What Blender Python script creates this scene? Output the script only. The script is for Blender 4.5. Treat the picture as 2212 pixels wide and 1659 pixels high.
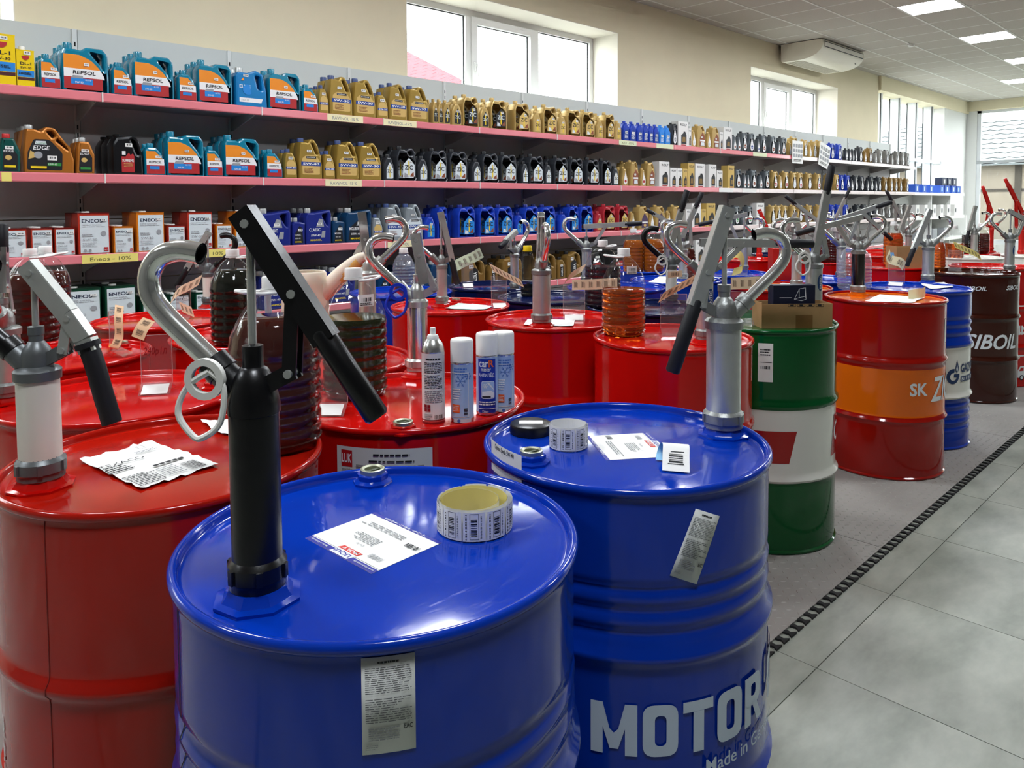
import bpy, bmesh, math, random
from mathutils import Vector, Matrix
random.seed(7)
sc = bpy.context.scene
for o in list(bpy.data.objects): bpy.data.objects.remove(o)
COL = sc.collection
PI = math.pi; sin = math.sin; cos = math.cos

# ------------------------------------------------------------------ camera
FPX, AL, PT, RO, CYP, CH = 1638.1, 0.797593, 0.049078, -0.006051, 524.08, 1.3707
F = Vector((cos(AL)*cos(PT), sin(AL)*cos(PT), -sin(PT)))
R0 = Vector((sin(AL), -cos(AL), 0)); U0 = R0.cross(F)
RV = R0*cos(RO)+U0*sin(RO); UV = -R0*sin(RO)+U0*cos(RO)
CAMP = Vector((0, 0, CH))
cd = bpy.data.cameras.new('camera'); cam = bpy.data.objects.new('camera', cd); COL.objects.link(cam)
cd.sensor_width = 36; cd.lens = FPX/2212*36; cd.shift_y = -(829.5-CYP)/2212
cd.clip_start = 0.05; cd.clip_end = 300
M = Matrix((RV, UV, -F)).transposed().to_4x4(); M.translation = CAMP
cam.matrix_world = M; sc.camera = cam
def ray(x, y): return F + RV*((x-1106)/FPX) + UV*((CYP-y)/FPX)
def atz(x, y, z): d = ray(x, y); return CAMP + d*((z-CH)/d.z)
def atY(x, y, Y): d = ray(x, y); return CAMP + d*(Y/d.y)
def atX(x, y, X): d = ray(x, y); return CAMP + d*(X/d.x)

# ------------------------------------------------------------------ world, exposure
w = bpy.data.worlds.new('overcast_sky'); sc.world = w; w.use_nodes = True
bg = w.node_tree.nodes['Background']; bg.inputs[0].default_value = (0.93, 0.97, 1.0, 1); bg.inputs[1].default_value = 3.5
sc.view_settings.view_transform = 'Standard'; sc.view_settings.look = 'None'
sc.view_settings.gamma = 1; sc.view_settings.use_curve_mapping = False
sc.view_settings.exposure = 1.28
LAMP = 26.0
sc.cycles.max_bounces = 5; sc.cycles.diffuse_bounces = 2; sc.cycles.glossy_bounces = 3; sc.cycles.transparent_max_bounces = 20; sc.cycles.transmission_bounces = 5
sc.cycles.use_adaptive_sampling = True; sc.cycles.adaptive_threshold = .08; sc.cycles.adaptive_min_samples = 12
sc.cycles.sample_clamp_indirect = 6.0; sc.cycles.caustics_reflective = False; sc.cycles.caustics_refractive = False

# ------------------------------------------------------------------ materials
def lin(h):
    if not isinstance(h, str): return tuple(h)
    h = h.lstrip('#'); v = [int(h[i:i+2], 16)/255 for i in (0, 2, 4)]
    return tuple(c/12.92 if c <= .04045 else ((c+.055)/1.055)**2.4 for c in v)
MATS = {}
def mat(name, col='808080', rough=.5, metal=0, coat=0, trans=0, ior=1.45, emit=0, noise=0, nscale=8, bump=0, bscale=30, ncol=None, stretch=None, spec=.5, sub=0, aniso=0):
    if name in MATS: return MATS[name]
    m = bpy.data.materials.new(name); m.use_nodes = True; nt = m.node_tree; b = nt.nodes['Principled BSDF']
    c = lin(col); b.inputs['Base Color'].default_value = (*c, 1); b.inputs['Roughness'].default_value = rough
    b.inputs['Metallic'].default_value = metal; b.inputs['Coat Weight'].default_value = coat; b.inputs['Coat Roughness'].default_value = .08
    b.inputs['Transmission Weight'].default_value = trans; b.inputs['IOR'].default_value = ior
    b.inputs['Specular IOR Level'].default_value = spec
    if sub: b.inputs['Subsurface Weight'].default_value = sub; b.inputs['Subsurface Radius'].default_value = (.02, .015, .01)
    if emit: b.inputs['Emission Color'].default_value = (*c, 1); b.inputs['Emission Strength'].default_value = emit
    if noise or bump:
        tc = nt.nodes.new('ShaderNodeTexCoord'); mp = nt.nodes.new('ShaderNodeMapping'); nt.links.new(tc.outputs['Object'], mp.inputs[0])
        if stretch: mp.inputs['Scale'].default_value = stretch
    if noise:
        n = nt.nodes.new('ShaderNodeTexNoise'); n.inputs['Scale'].default_value = nscale; n.inputs['Detail'].default_value = 5; n.inputs['Roughness'].default_value = .6
        nt.links.new(mp.outputs[0], n.inputs['Vector'])
        r = nt.nodes.new('ShaderNodeValToRGB'); c2 = lin(ncol) if ncol else tuple(max(0, v*(1-noise)) for v in c)
        r.color_ramp.elements[0].position = .35; r.color_ramp.elements[1].position = .65
        r.color_ramp.elements[0].color = (*c2, 1); r.color_ramp.elements[1].color = (*c, 1)
        nt.links.new(n.outputs['Fac'], r.inputs[0]); nt.links.new(r.outputs[0], b.inputs['Base Color'])
    if bump:
        n2 = nt.nodes.new('ShaderNodeTexNoise'); n2.inputs['Scale'].default_value = bscale; n2.inputs['Detail'].default_value = 3
        nt.links.new(mp.outputs[0], n2.inputs['Vector'])
        bp = nt.nodes.new('ShaderNodeBump'); bp.inputs['Strength'].default_value = bump; bp.inputs['Distance'].default_value = .01
        nt.links.new(n2.outputs['Fac'], bp.inputs['Height']); nt.links.new(bp.outputs[0], b.inputs['Normal'])
    MATS[name] = m; return m
def clear_mat(name, tint=(1, 1, 1), rough=.03, ior=1.5, haze=0, hazecol=(1, 1, 1)):
    """thin clear sheet: straight-through transparency with fresnel reflection"""
    if name in MATS: return MATS[name]
    m = bpy.data.materials.new(name); m.use_nodes = True; nt = m.node_tree; nt.nodes.clear()
    out = nt.nodes.new('ShaderNodeOutputMaterial'); mx = nt.nodes.new('ShaderNodeMixShader'); fr = nt.nodes.new('ShaderNodeFresnel'); fr.inputs[0].default_value = ior
    t = nt.nodes.new('ShaderNodeBsdfTransparent'); t.inputs[0].default_value = (*tint, 1); g = nt.nodes.new('ShaderNodeBsdfGlossy'); g.inputs['Roughness'].default_value = rough
    base = t
    if haze:
        d = nt.nodes.new('ShaderNodeBsdfDiffuse'); d.inputs[0].default_value = (*hazecol, 1); m2 = nt.nodes.new('ShaderNodeMixShader'); m2.inputs[0].default_value = haze
        nt.links.new(t.outputs[0], m2.inputs[1]); nt.links.new(d.outputs[0], m2.inputs[2]); base = m2
    ge = nt.nodes.new('ShaderNodeNewGeometry'); mu = nt.nodes.new('ShaderNodeMath'); mu.operation = 'SUBTRACT'; mu.use_clamp = True; nt.links.new(fr.outputs[0], mu.inputs[0]); nt.links.new(ge.outputs['Backfacing'], mu.inputs[1]); nt.links.new(mu.outputs[0], mx.inputs[0]); nt.links.new(base.outputs[0], mx.inputs[1]); nt.links.new(g.outputs[0], mx.inputs[2]); nt.links.new(mx.outputs[0], out.inputs[0])
    MATS[name] = m; return m
def emat(name, col, s):
    if name in MATS: return MATS[name]
    m = bpy.data.materials.new(name); m.use_nodes = True; nt = m.node_tree; nt.nodes.clear(); out = nt.nodes.new('ShaderNodeOutputMaterial'); e = nt.nodes.new('ShaderNodeEmission')
    e.inputs[0].default_value = (*lin(col), 1); e.inputs[1].default_value = s; nt.links.new(e.outputs[0], out.inputs[0]); MATS[name] = m; return m
def drum_paint(name, col, wear=.25):
    """glossy enamel with faint dents and pale scuffs"""
    if name in MATS: return MATS[name]
    m = mat(name, col, rough=.22, coat=.12, bump=.05, bscale=4, spec=.42); nt = m.node_tree; b = nt.nodes['Principled BSDF']
    tc = nt.nodes.new('ShaderNodeTexCoord'); mp = nt.nodes.new('ShaderNodeMapping'); mp.inputs['Scale'].default_value = (3, 14, 2); mp.inputs['Rotation'].default_value = (0, 0, .6); nt.links.new(tc.outputs['Object'], mp.inputs[0])
    n = nt.nodes.new('ShaderNodeTexNoise'); n.inputs['Scale'].default_value = 5; n.inputs['Detail'].default_value = 8; n.inputs['Roughness'].default_value = .75; nt.links.new(mp.outputs[0], n.inputs['Vector'])
    r = nt.nodes.new('ShaderNodeMapRange'); r.inputs[1].default_value = .55; r.inputs[2].default_value = .8; r.inputs[3].default_value = .1; r.inputs[4].default_value = .1+wear; nt.links.new(n.outputs['Fac'], r.inputs[0]); nt.links.new(r.outputs[0], b.inputs['Roughness'])
    return m
STEEL = mat('zinc_plated_steel', 'd6d9d4', .33, .72, noise=.1, nscale=14)
CHROME = mat('polished_chrome', 'eceeeb', .14, .88)
CASTM = mat('cast_aluminium', '9a9c99', .45, .8, bump=.15, bscale=90)
BLACKP = mat('black_plastic', '0d0d0f', .3, bump=.05, bscale=60)
RUBBER = mat('black_rubber_grip', '15151a', .55)
WHITEP = mat('white_plastic', 'f0efe9', .4)
PAPER = mat('white_paper', 'f2f1ec', .75, bump=.08, bscale=25)
INK = mat('black_ink', '1c1d20', .7)
INKG = mat('grey_ink', '8b8d8f', .7)
PET = clear_mat('clear_pet_plastic', (.95, .96, .95), .04, 1.42, haze=.008)
PETE = clear_mat('empty_pet_plastic', (.86, .88, .92), .06, 1.7, haze=.14, hazecol=(.8, .85, .95))
ACRY = clear_mat('clear_acrylic', (.93, .9, .9), .02, 1.45, haze=.05)
GLASS = clear_mat('window_glass', (.97, .99, .98), .0, 1.3)

# ------------------------------------------------------------------ mesh helpers
class MB:
    def __init__(s): s.v = []; s.f = []; s.m = []; s.mats = []
    def mi(s, m):
        if m not in s.mats: s.mats.append(m)
        return s.mats.index(m)
    def add(s, vs, fs, m):
        o = len(s.v); i = s.mi(m); s.v += [tuple(v) for v in vs]; s.f += [tuple(k+o for k in f) for f in fs]; s.m += [i]*len(fs)
    def box(s, x0, x1, y0, y1, z0, z1, m):
        s.add([(x, y, z) for z in (z0, z1) for y in (y0, y1) for x in (x0, x1)], [(0, 2, 3, 1), (4, 5, 7, 6), (0, 1, 5, 4), (2, 6, 7, 3), (0, 4, 6, 2), (1, 3, 7, 5)], m)
    def obox(s, c, ax, ay, az, m):
        c, ax, ay, az = map(Vector, (c, ax, ay, az))
        s.add([c+ax*i+ay*j+az*k for k in (-1, 1) for j in (-1, 1) for i in (-1, 1)], [(0, 2, 3, 1), (4, 5, 7, 6), (0, 1, 5, 4), (2, 6, 7, 3), (0, 4, 6, 2), (1, 3, 7, 5)], m)
    def lathe(s, prof, m, n=32, c=(0, 0, 0), zm=None, T=None, sq=0, caps=True):
        vs = []; fs = []; k = len(prof)
        for i in range(n):
            a = 2*PI*i/n; q = 1
            if sq: q = 1/(abs(cos(a))**sq+abs(sin(a))**sq)**(1/sq)
            for r, z in prof:
                p = Vector((r*q*cos(a), r*q*sin(a), z))
                if T: p = T @ p
                vs.append((p.x+c[0], p.y+c[1], p.z+c[2]))
        ms = []
        for i in range(n):
            for j in range(k-1):
                a, b, c2, d = i*k+j, ((i+1) % n)*k+j, ((i+1) % n)*k+j+1, i*k+j+1
                f = []
                for q in (a, b, c2, d):
                    if q not in f: f.append(q)
                fs.append(tuple(f)); ms.append(zm((prof[j][1]+prof[j+1][1])/2) if zm else m)
        o = len(s.v); s.v += vs; s.f += [tuple(q+o for q in f) for f in fs]; s.m += [s.mi(x) for x in ms]
        for end in (0, k-1):
            if caps and prof[end][0] > 1e-5:
                ring = [o+i*k+end for i in range(n)]
                if end == 0: ring = ring[::-1]
                s.f.append(tuple(ring)); s.m.append(s.mi(zm(prof[end][1]) if zm else m))
    def tube(s, pts, r, m, n=10, caps=True, smooth=0):
        pts = [Vector(p) for p in pts]
        if smooth:
            q = []
            for i in range(len(pts)-1):
                p0 = pts[max(0, i-1)]; p1 = pts[i]; p2 = pts[i+1]; p3 = pts[min(len(pts)-1, i+2)]
                for t in range(smooth):
                    t /= smooth; q.append(.5*((2*p1)+(-p0+p2)*t+(2*p0-5*p1+4*p2-p3)*t*t+(-p0+3*p1-3*p2+p3)*t**3))
            pts = q+[pts[-1]]
        rs = r if isinstance(r, (list, tuple)) else [r]*len(pts)
        if len(rs) != len(pts): rs = [rs[0]+(rs[-1]-rs[0])*i/(len(pts)-1) for i in range(len(pts))]
        d0 = (pts[1]-pts[0]).normalized(); up = Vector((0, 0, 1)) if abs(d0.z) < .9 else Vector((1, 0, 0)); nx = d0.cross(up).normalized(); vs = []
        for i, p in enumerate(pts):
            d = (pts[min(i+1, len(pts)-1)]-pts[max(i-1, 0)]).normalized(); nx = (nx-d*nx.dot(d)).normalized(); ny = d.cross(nx)
            for k in range(n): a = 2*PI*k/n; vs.append(p+nx*(rs[i]*cos(a))+ny*(rs[i]*sin(a)))
        fs = [(i*n+k, i*n+(k+1) % n, (i+1)*n+(k+1) % n, (i+1)*n+k) for i in range(len(pts)-1) for k in range(n)]
        if caps: fs += [tuple(range(n))[::-1], tuple((len(pts)-1)*n+k for k in range(n))]
        s.add(vs, fs, m)
    def mesh(s, name, ang=35, smooth=True):
        me = bpy.data.meshes.new(name); me.from_pydata(s.v, [], s.f)
        for m in s.mats: me.materials.append(m)
        me.polygons.foreach_set('material_index', s.m)
        if smooth:
            me.polygons.foreach_set('use_smooth', [True]*len(s.f)); me.update(); me.set_sharp_from_angle(angle=math.radians(ang))
        me.update(); return me
    def build(s, name, parent=None, **k): return obj(name, s.mesh(name, **k), parent)
def obj(name, me, parent=None, loc=None, rz=None, scale=None):
    o = bpy.data.objects.new(name, me); COL.objects.link(o)
    if parent: o.parent = parent
    if loc is not None: o.location = loc
    if rz is not None: o.rotation_euler = (0, 0, rz)
    if scale is not None: o.scale = scale
    return o
def tag(o, label, cat, group=None, kind=None):
    if label: o['label'] = label
    if cat: o['category'] = cat
    if group: o['group'] = group
    if kind: o['kind'] = kind
    return o
def thing(name, label, cat, loc=(0, 0, 0), rz=0, group=None):
    return tag(obj(name, None, None, loc, rz), label, cat, group)
def struct(o): o['kind'] = 'structure'; return o
def fillet(pts, seg=4):
    out = []; n = len(pts)
    for i in range(n):
        p = Vector(pts[i][:2]); r = pts[i][2] if len(pts[i]) > 2 else 0
        if r <= 0: out.append((p.x, p.y)); continue
        a = Vector(pts[i-1][:2])-p; b = Vector(pts[(i+1) % n][:2])-p; la, lb = a.length, b.length; a.normalize(); b.normalize()
        th = a.angle(b); t = min(r/math.tan(th/2) if th < 3.1 else 0, la*.49, lb*.49)
        if t < 1e-5: out.append((p.x, p.y)); continue
        p1, p2 = p+a*t, p+b*t
        for k in range(seg+1):
            u = k/seg; q = p1*(1-u)**2+p*2*u*(1-u)+p2*u*u; out.append((q.x, q.y))
    return out
def extr(loops, depth, bev, m, res=1, name='body'):
    """flat outline (x,z) with holes, thickened along y with rounded edges, centred on y"""
    cu = bpy.data.curves.new('outline', 'CURVE'); cu.dimensions = '2D'; cu.fill_mode = 'BOTH'; cu.extrude = max(depth/2-bev, .0005); cu.bevel_depth = bev; cu.bevel_resolution = res; cu.offset = -bev
    for L in loops:
        sp = cu.splines.new('POLY'); sp.points.add(len(L)-1); sp.use_cyclic_u = True
        for p, q in zip(sp.points, L): p.co = (q[0], q[1], 0, 1)
    ob = bpy.data.objects.new('tmp', cu); me = bpy.data.meshes.new_from_object(ob); bpy.data.objects.remove(ob); bpy.data.curves.remove(cu)
    me.transform(Matrix.Rotation(PI/2, 4, 'X')); me.name = name; me.materials.clear(); me.materials.append(m)
    me.polygons.foreach_set('material_index', [0]*len(me.polygons)); me.polygons.foreach_set('use_smooth', [True]*len(me.polygons)); me.update(); me.set_sharp_from_angle(angle=math.radians(40)); return me
TXT = {}
def textgeo(s, bold=0., shear=0., sp=1.):
    k = (s, bold, shear, sp)
    if k in TXT: return TXT[k]
    cu = bpy.data.curves.new('t', 'FONT'); cu.body = s; cu.size = 1; cu.offset = bold; cu.shear = shear; cu.space_character = sp; cu.resolution_u = 3
    ob = bpy.data.objects.new('t', cu); me = bpy.data.meshes.new_from_object(ob); bpy.data.objects.remove(ob)
    vs = [(v.co.x, v.co.y) for v in me.vertices]; fs = [tuple(p.vertices) for p in me.polygons]; bpy.data.meshes.remove(me); bpy.data.curves.remove(cu)
    if vs:
        x0 = min(v[0] for v in vs); x1 = max(v[0] for v in vs); y0 = min(v[1] for v in vs); y1 = max(v[1] for v in vs)
        vs = [((v[0]-x0)/(y1-y0), (v[1]-y0)/(y1-y0)) for v in vs]; wd = (x1-x0)/(y1-y0)
    else: wd = 1
    TXT[k] = (vs, fs, wd); return TXT[k]
class LB:
    """flat print: coloured shapes in an x/z plane that faces -y, each laid a hair above the last"""
    def __init__(s, step=.0003): s.mb = MB(); s.y = 0; s.st = step
    def poly(s, pts, m):
        s.mb.add([(p[0], s.y, p[1]) for p in pts], [tuple(range(len(pts)))], m); s.y -= s.st; return s
    def rect(s, x0, z0, x1, z1, m): return s.poly([(x0, z0), (x1, z0), (x1, z1), (x0, z1)], m)
    def slab(s, x0, z0, x1, z1, m, t=.0006): s.mb.box(x0, x1, 0, t, z0, z1, m); s.y -= s.st; return s
    def band(s, z0, z1, xl, xr, m, n=6):
        zs = [z0+(z1-z0)*i/n for i in range(n+1)]; return s.poly([(xr(z), z) for z in zs]+[(xl(z), z) for z in zs[::-1]], m)
    def text(s, t, x, z, h, m, w=None, bold=0., shear=0., rot=0, al='L', mirror=False):
        vs, fs, wd = textgeo(t, bold, shear); sx = (w/wd) if w else h; W = wd*sx
        if al == 'C': x -= W/2*cos(rot); z -= W/2*sin(rot)
        P = []
        for a, b in vs:
            a = a*sx; b = b*h
            if mirror: a = W-a
            P.append((x+a*cos(rot)-b*sin(rot), s.y, z+a*sin(rot)+b*cos(rot)))
        s.mb.add(P, fs, m); s.y -= s.st; return s
    def lines(s, x0, z0, x1, z1, n, m, rag=.25, fill=.5, seed=1):
        rn = random.Random(seed); dz = (z1-z0)/n
        for i in range(n):
            x = x0; e = x1-(x1-x0)*rag*(rn.random() if rn.random() < .5 else 0); zc = z1-dz*(i+.5)
            while x < e:
                l = (x1-x0)*rn.uniform(.05, .2); s.mb.add([(x, s.y, zc-dz*fill/2), (min(x+l, e), s.y, zc-dz*fill/2), (min(x+l, e), s.y, zc+dz*fill/2), (x, s.y, zc+dz*fill/2)], [(0, 1, 2, 3)], m); x += l+(x1-x0)*.03
        s.y -= s.st; return s
    def bars(s, x0, z0, x1, z1, m, n=14, seed=1, vert=True):
        rn = random.Random(seed); t = 0
        while t < 1:
            a = rn.choice((.3, .5, 1.))/n
            if vert: q = [(x0+(x1-x0)*t, z0), (x0+(x1-x0)*min(1, t+a), z0), (x0+(x1-x0)*min(1, t+a), z1), (x0+(x1-x0)*t, z1)]
            else: q = [(x0, z0+(z1-z0)*t), (x1, z0+(z1-z0)*t), (x1, z0+(z1-z0)*min(1, t+a)), (x0, z0+(z1-z0)*min(1, t+a))]
            s.mb.add([(p[0], s.y, p[1]) for p in q], [(0, 1, 2, 3)], m); t += a+rn.choice((.35, .6, .9))/n
        s.y -= s.st; return s
    def frame(s, x0, z0, x1, z1, t, m):
        for a in ((x0, z0, x1, z0+t), (x0, z1-t, x1, z1), (x0, z0, x0+t, z1), (x1-t, z0, x1, z1)):
            s.mb.add([(a[0], s.y, a[1]), (a[2], s.y, a[1]), (a[2], s.y, a[3]), (a[0], s.y, a[3])], [(0, 1, 2, 3)], m)
        s.y -= s.st; return s
    def mesh(s, name='label', wrap=None, cut=.02, fn=None):
        me = s.mb.mesh(name, smooth=False)
        if wrap or fn:
            bm = bmesh.new(); bm.from_mesh(me); xs = [v.co.x for v in bm.verts]; x = math.floor(min(xs)/cut)*cut+cut
            while x < max(xs):
                bmesh.ops.bisect_plane(bm, geom=bm.verts[:]+bm.edges[:]+bm.faces[:], plane_co=(x, 0, 0), plane_no=(1, 0, 0), dist=1e-6); x += cut
            for v in bm.verts:
                if fn: v.co = fn(v.co)
                else:
                    r = wrap-v.co.y; a = -PI/2+v.co.x/wrap; v.co = (r*cos(a), r*sin(a), v.co.z)
            bm.to_mesh(me); bm.free(); me.polygons.foreach_set('use_smooth', [True]*len(me.polygons)); me.update()
        return me
def lay(o, org, ex, n=Vector((0, 0, 1))):
    """place a print so that its x runs along ex and it faces n"""
    ex = Vector(ex).normalized(); n = Vector(n).normalized(); ex = (ex-n*ex.dot(n)).normalized(); ey = -n; ez = ex.cross(ey)
    m = Matrix((ex, ey, ez)).transposed().to_4x4(); m.translation = Vector(org); o.matrix_world = m; return o
ONES = 'first second third fourth fifth sixth seventh eighth ninth tenth eleventh twelfth thirteenth fourteenth fifteenth sixteenth seventeenth eighteenth nineteenth twentieth'.split()
def ordw(n):
    if n <= 20: return ONES[n-1]
    t, u = divmod(n, 10); T = ['', '', 'twenty', 'thirty', 'forty', 'fifty', 'sixty'][t]
    return T+'-'+ONES[u-1] if u else ['', '', 'twentieth', 'thirtieth', 'fortieth', 'fiftieth', 'sixtieth'][t]
# ------------------------------------------------------------------ room shell
ZC = 3.74; YW = 5.42; XF = 20.4; YR = -6.5; XB = -4.0; CELL = .617
WALLM = mat('cream_wall_paint', 'f8ecca', .8, noise=.03, nscale=3, bump=.04, bscale=120)
REVM = mat('white_reveal_paint', 'fbf4e4', .75, bump=.02, bscale=80)
PVC = mat('white_pvc_frame', 'f1f0ec', .35)
GASK = mat('dark_gasket', '3a3d40', .6)
GROUT = mat('tile_grout', '5c5d55', .9)
TILEM = mat('grey_stone_tile', 'adb0a3', .42, noise=.3, nscale=2.2, ncol='858a7e', stretch=(1, 2.2, 1), bump=.02, bscale=40)
MATM = mat('grey_rubber_mat', 'a09c95', .55, noise=.15, nscale=2, bump=.05, bscale=60)
CEILM = mat('mineral_fibre_tile', 'cfc8bc', .9, noise=.06, nscale=60, bump=.1, bscale=150)
TBAR = mat('white_grid_bar', 'efece4', .5)
b = MB(); b.box(XB, XF, YR, YW, -.2, -.004, GROUT); floor = struct(b.build('floor', smooth=False))
tm = MB(); tm.box(-.2985, .2985, -.2985, .2985, -.004, 0, TILEM); tme = tm.mesh('tile', smooth=False)
nt_ = 0
for i in range(-8, 31):
    for j in range(-13, 8):
        x = 2.158+.6*i+.3; y = .934+.6*j+.3
        if not (XB+.3 < x < XF-.3 and YR+.3 < y < YW-.3): continue
        near = (.3 < x < 13 and -3.2 < y < 1.9)
        if near: obj('tile', tme, floor, (x, y, 0), rz=random.choice((0, PI))); nt_ += 1
ft = MB()
for i in range(-8, 31):
    for j in range(-13, 8):
        x = 2.158+.6*i+.3; y = .934+.6*j+.3
        if XB+.3 < x < XF-.3 and YR+.3 < y < YW-.3 and not (.3 < x < 13 and -3.2 < y < 1.9): ft.box(x-.2985, x+.2985, y-.2985, y+.2985, -.004, 0, TILEM)
o = ft.build('far_tiles', floor, smooth=False); o['kind'] = 'stuff'
# mat under the drums
mt = thing('rubber_mat', 'grey diamond plate rubber mat under the rows of drums', 'mat')
ML = mat('mat_lug', 'b3afa7', .45); MK = mat('mat_edge_shade', '191a1a', .7)  # edge tabs painted black to stand for the shade along the mat teeth
pm = MB(); pm.box(.002, .998, .002, .998, 0, .006, MATM); pme = pm.mesh('mat_panel', smooth=False)
for i in range(0, 15):
    for j in range(0, 3): obj('mat_panel', pme, mt, (-.9+i, 1.087+j, .0005))
lug = MB()
for i in range(120):
    for j in range(12):
        x = 1.75+i*.034; y = 1.10+j*.034
        if x > 5.6: continue
        d = .011; e = .0028; s_ = 1 if (i+j) % 2 else -1; c_ = .7071
        ax = Vector((c_, s_*c_, 0)); ay = Vector((-s_*c_, c_, 0)); p = Vector((x, y, .0065)); t = Vector((0, 0, .0022))
        lug.add([p-ax*d, p-ay*e, p+ax*d, p+ay*e, p+t-ax*d*.5, p+t+ax*d*.5], [(0, 1, 4), (1, 5, 4), (1, 2, 5), (2, 3, 5), (3, 4, 5), (3, 0, 4)], ML)
o = lug.build('tread_lugs', mt); o['kind'] = 'stuff'
ed = MB()
for i in range(300):
    x = -.9+i*.05
    ed.add([(x+.008, 1.089, .0068), (x+.03, 1.089, .0068), (x+.026, 1.070, .0068), (x+.040, 1.056, .0068), (x+.002, 1.056, .0068), (x+.013, 1.070, .0068)], [(5, 2, 1, 0), (4, 3, 2, 5)], MK)
    ed.add([(x+.008, 1.089, .0), (x+.03, 1.089, .0), (x+.026, 1.070, .0), (x+.040, 1.056, .0), (x+.002, 1.056, .0), (x+.013, 1.070, .0),
            (x+.008, 1.089, .0068), (x+.03, 1.089, .0068), (x+.026, 1.070, .0068), (x+.040, 1.056, .0068), (x+.002, 1.056, .0068), (x+.013, 1.070, .0068)], [(k, (k+1) % 6, 6+(k+1) % 6, 6+k) for k in range(6)], MK)
o = ed.build('interlocking_edge', mt, smooth=False); o['kind'] = 'stuff'

# ceiling
b = MB(); b.box(XB, XF, YR, YW+.4, ZC+.012, ZC+.2, mat('ceiling_slab', 'b9b2a6', .9)); ceil = struct(b.build('ceiling', smooth=False))
gx0 = 9.82; gy0 = 2.795
lights = [(i, j) for i in range(-20, 20, 4) for j in (0, -5)]+[(12, 1)]
lights = [(i, j) for i, j in lights if XB+.2 < gx0+i*CELL < XF-.8 and not (i == 12 and j == 0) and not (j == -5 and i % 8)]
cm = MB(); cm.box(.012, CELL-.012, .012, CELL-.012, 0, .012, CEILM); cme = cm.mesh('ceiling_tile', smooth=False)
rest = MB()
for i in range(-22, 17):
    for j in range(-15, 5):
        x = gx0+i*CELL; y = gy0+j*CELL
        if (i, j) in lights: continue
        x1 = min(x+CELL, XF); y1 = min(y+CELL, YW)
        if x < XB or y < YR or x1-x < .1: continue
        if j == 4 or x1 < x+CELL-.01: rest.box(x+.012, x1, y+.012, y1, ZC, ZC+.012, CEILM)
        elif i >= -7 and j >= -3: obj('ceiling_tile', cme, ceil, (x, y, ZC))
        else: rest.box(x+.012, x+CELL-.012, y+.012, y+CELL-.012, ZC, ZC+.012, CEILM)
o = rest.build('edge_tiles', ceil, smooth=False); o['kind'] = 'stuff'
gbx = MB(); gbx.box(XB, XF, -.012, .012, -.004, .012, TBAR); gbxm = gbx.mesh('grid_bar', smooth=False)
gby = MB(); gby.box(-.012, .012, YR, YW, -.002, .012, TBAR); gbym = gby.mesh('cross_bar', smooth=False)
for j in range(-15, 5): obj('grid_bar', gbxm, ceil, (0, gy0+j*CELL, ZC))
for i in range(-22, 18): obj('cross_bar', gbym, ceil, (gx0+i*CELL, 0, ZC))
# ceiling lights
LEDM = emat('led_diffuser', 'f2f8ff', LAMP)
fm = MB()
for a in ((.0, CELL, .0, .022), (0, CELL, CELL-.022, CELL), (0, .022, 0, CELL), (CELL-.022, CELL, 0, CELL)): fm.box(a[0], a[1], a[2], a[3], -.006, .012, TBAR)
for k in range(1, 4): fm.box(.02, CELL-.02, CELL*k/4-.006, CELL*k/4+.006, -.004, .01, TBAR)
fme = fm.mesh('frame', smooth=False); dm = MB(); dm.add([(.02, .02, .002), (CELL-.02, .02, .002), (CELL-.02, CELL-.02, .002), (.02, CELL-.02, .002)], [(3, 2, 1, 0)], LEDM); dme = dm.mesh('diffuser', smooth=False)
rown = {0: 'nearest the shelving wall', -5: 'over the tiled aisle', 1: 'beyond the main row'}
cnt = {}
for i, j in sorted(lights):
    cnt[j] = cnt.get(j, 0)+1
    lb_ = 'bright square ceiling light panel, '+ordw(cnt[j])+' in the row '+rown[j] if j != 1 else 'bright square ceiling light panel at the far end beside the row of panels'
    t = thing('ceiling_light', lb_, 'ceiling light', (gx0+i*CELL, gy0+j*CELL, ZC), group='ceiling light panels')
    obj('frame', fme, t); obj('diffuser', dme, t)
o = MB(); o.lathe([(.0, -.03), (.035, -.03), (.05, -.005), (.05, 0)], WHITEP, 20); t = tag(o.build('smoke_detector'), 'small white smoke detector on the ceiling grid', 'smoke detector'); t.location = (*atz(1968, 96, ZC)[:2], ZC-.004)

# left wall with window openings
WB = 2.2; WT = 3.33; YO = YW+.42
wins = [(-1.9, 1.10), (4.02, 7.0), (10.06, 13.04)]; OX0, OX1, OT, OB = 14.86, 18.75, 3.47, .25
b = MB(); xs = XB
for x0, x1 in wins:
    b.box(xs, x0, YW, YO, 0, ZC+.1, WALLM); b.box(x0, x1, YW, YO, 0, WB, WALLM); b.box(x0, x1, YW, YO, WT, ZC+.1, WALLM); xs = x1
b.box(xs, OX0, YW, YO, 0, ZC+.1, WALLM)
struct(b.build('wall_left', smooth=False))
WHW = mat('white_wall_paint', 'f4f4f1', .7)
b = MB(); b.box(OX1, XF, YW, YO, 0, ZC+.1, WHW); b.box(OX0, OX1, YW, YO, 0, OB, WHW); struct(b.build('wall_left_end', smooth=False))
b = MB(); b.box(OX0, XF+.3, YW-.05, YO, OT, ZC+.1, WALLM); struct(b.build('trim_1', smooth=False))
b = MB(); b.box(XF-.12, XF+.2, YR, YW-.05, 3.52, ZC+.1, WALLM); struct(b.build('trim_2', smooth=False))
b = MB(); b.box(XF, XF+.2, 5.2, YW, 0, 3.6, WHW); b.box(XF, XF+.2, YR, 5.2, 0, .4, WHW); b.box(XF, XF+.2, YR, -3.5, .4, 3.6, WHW); struct(b.build('wall_far', smooth=False))
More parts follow.
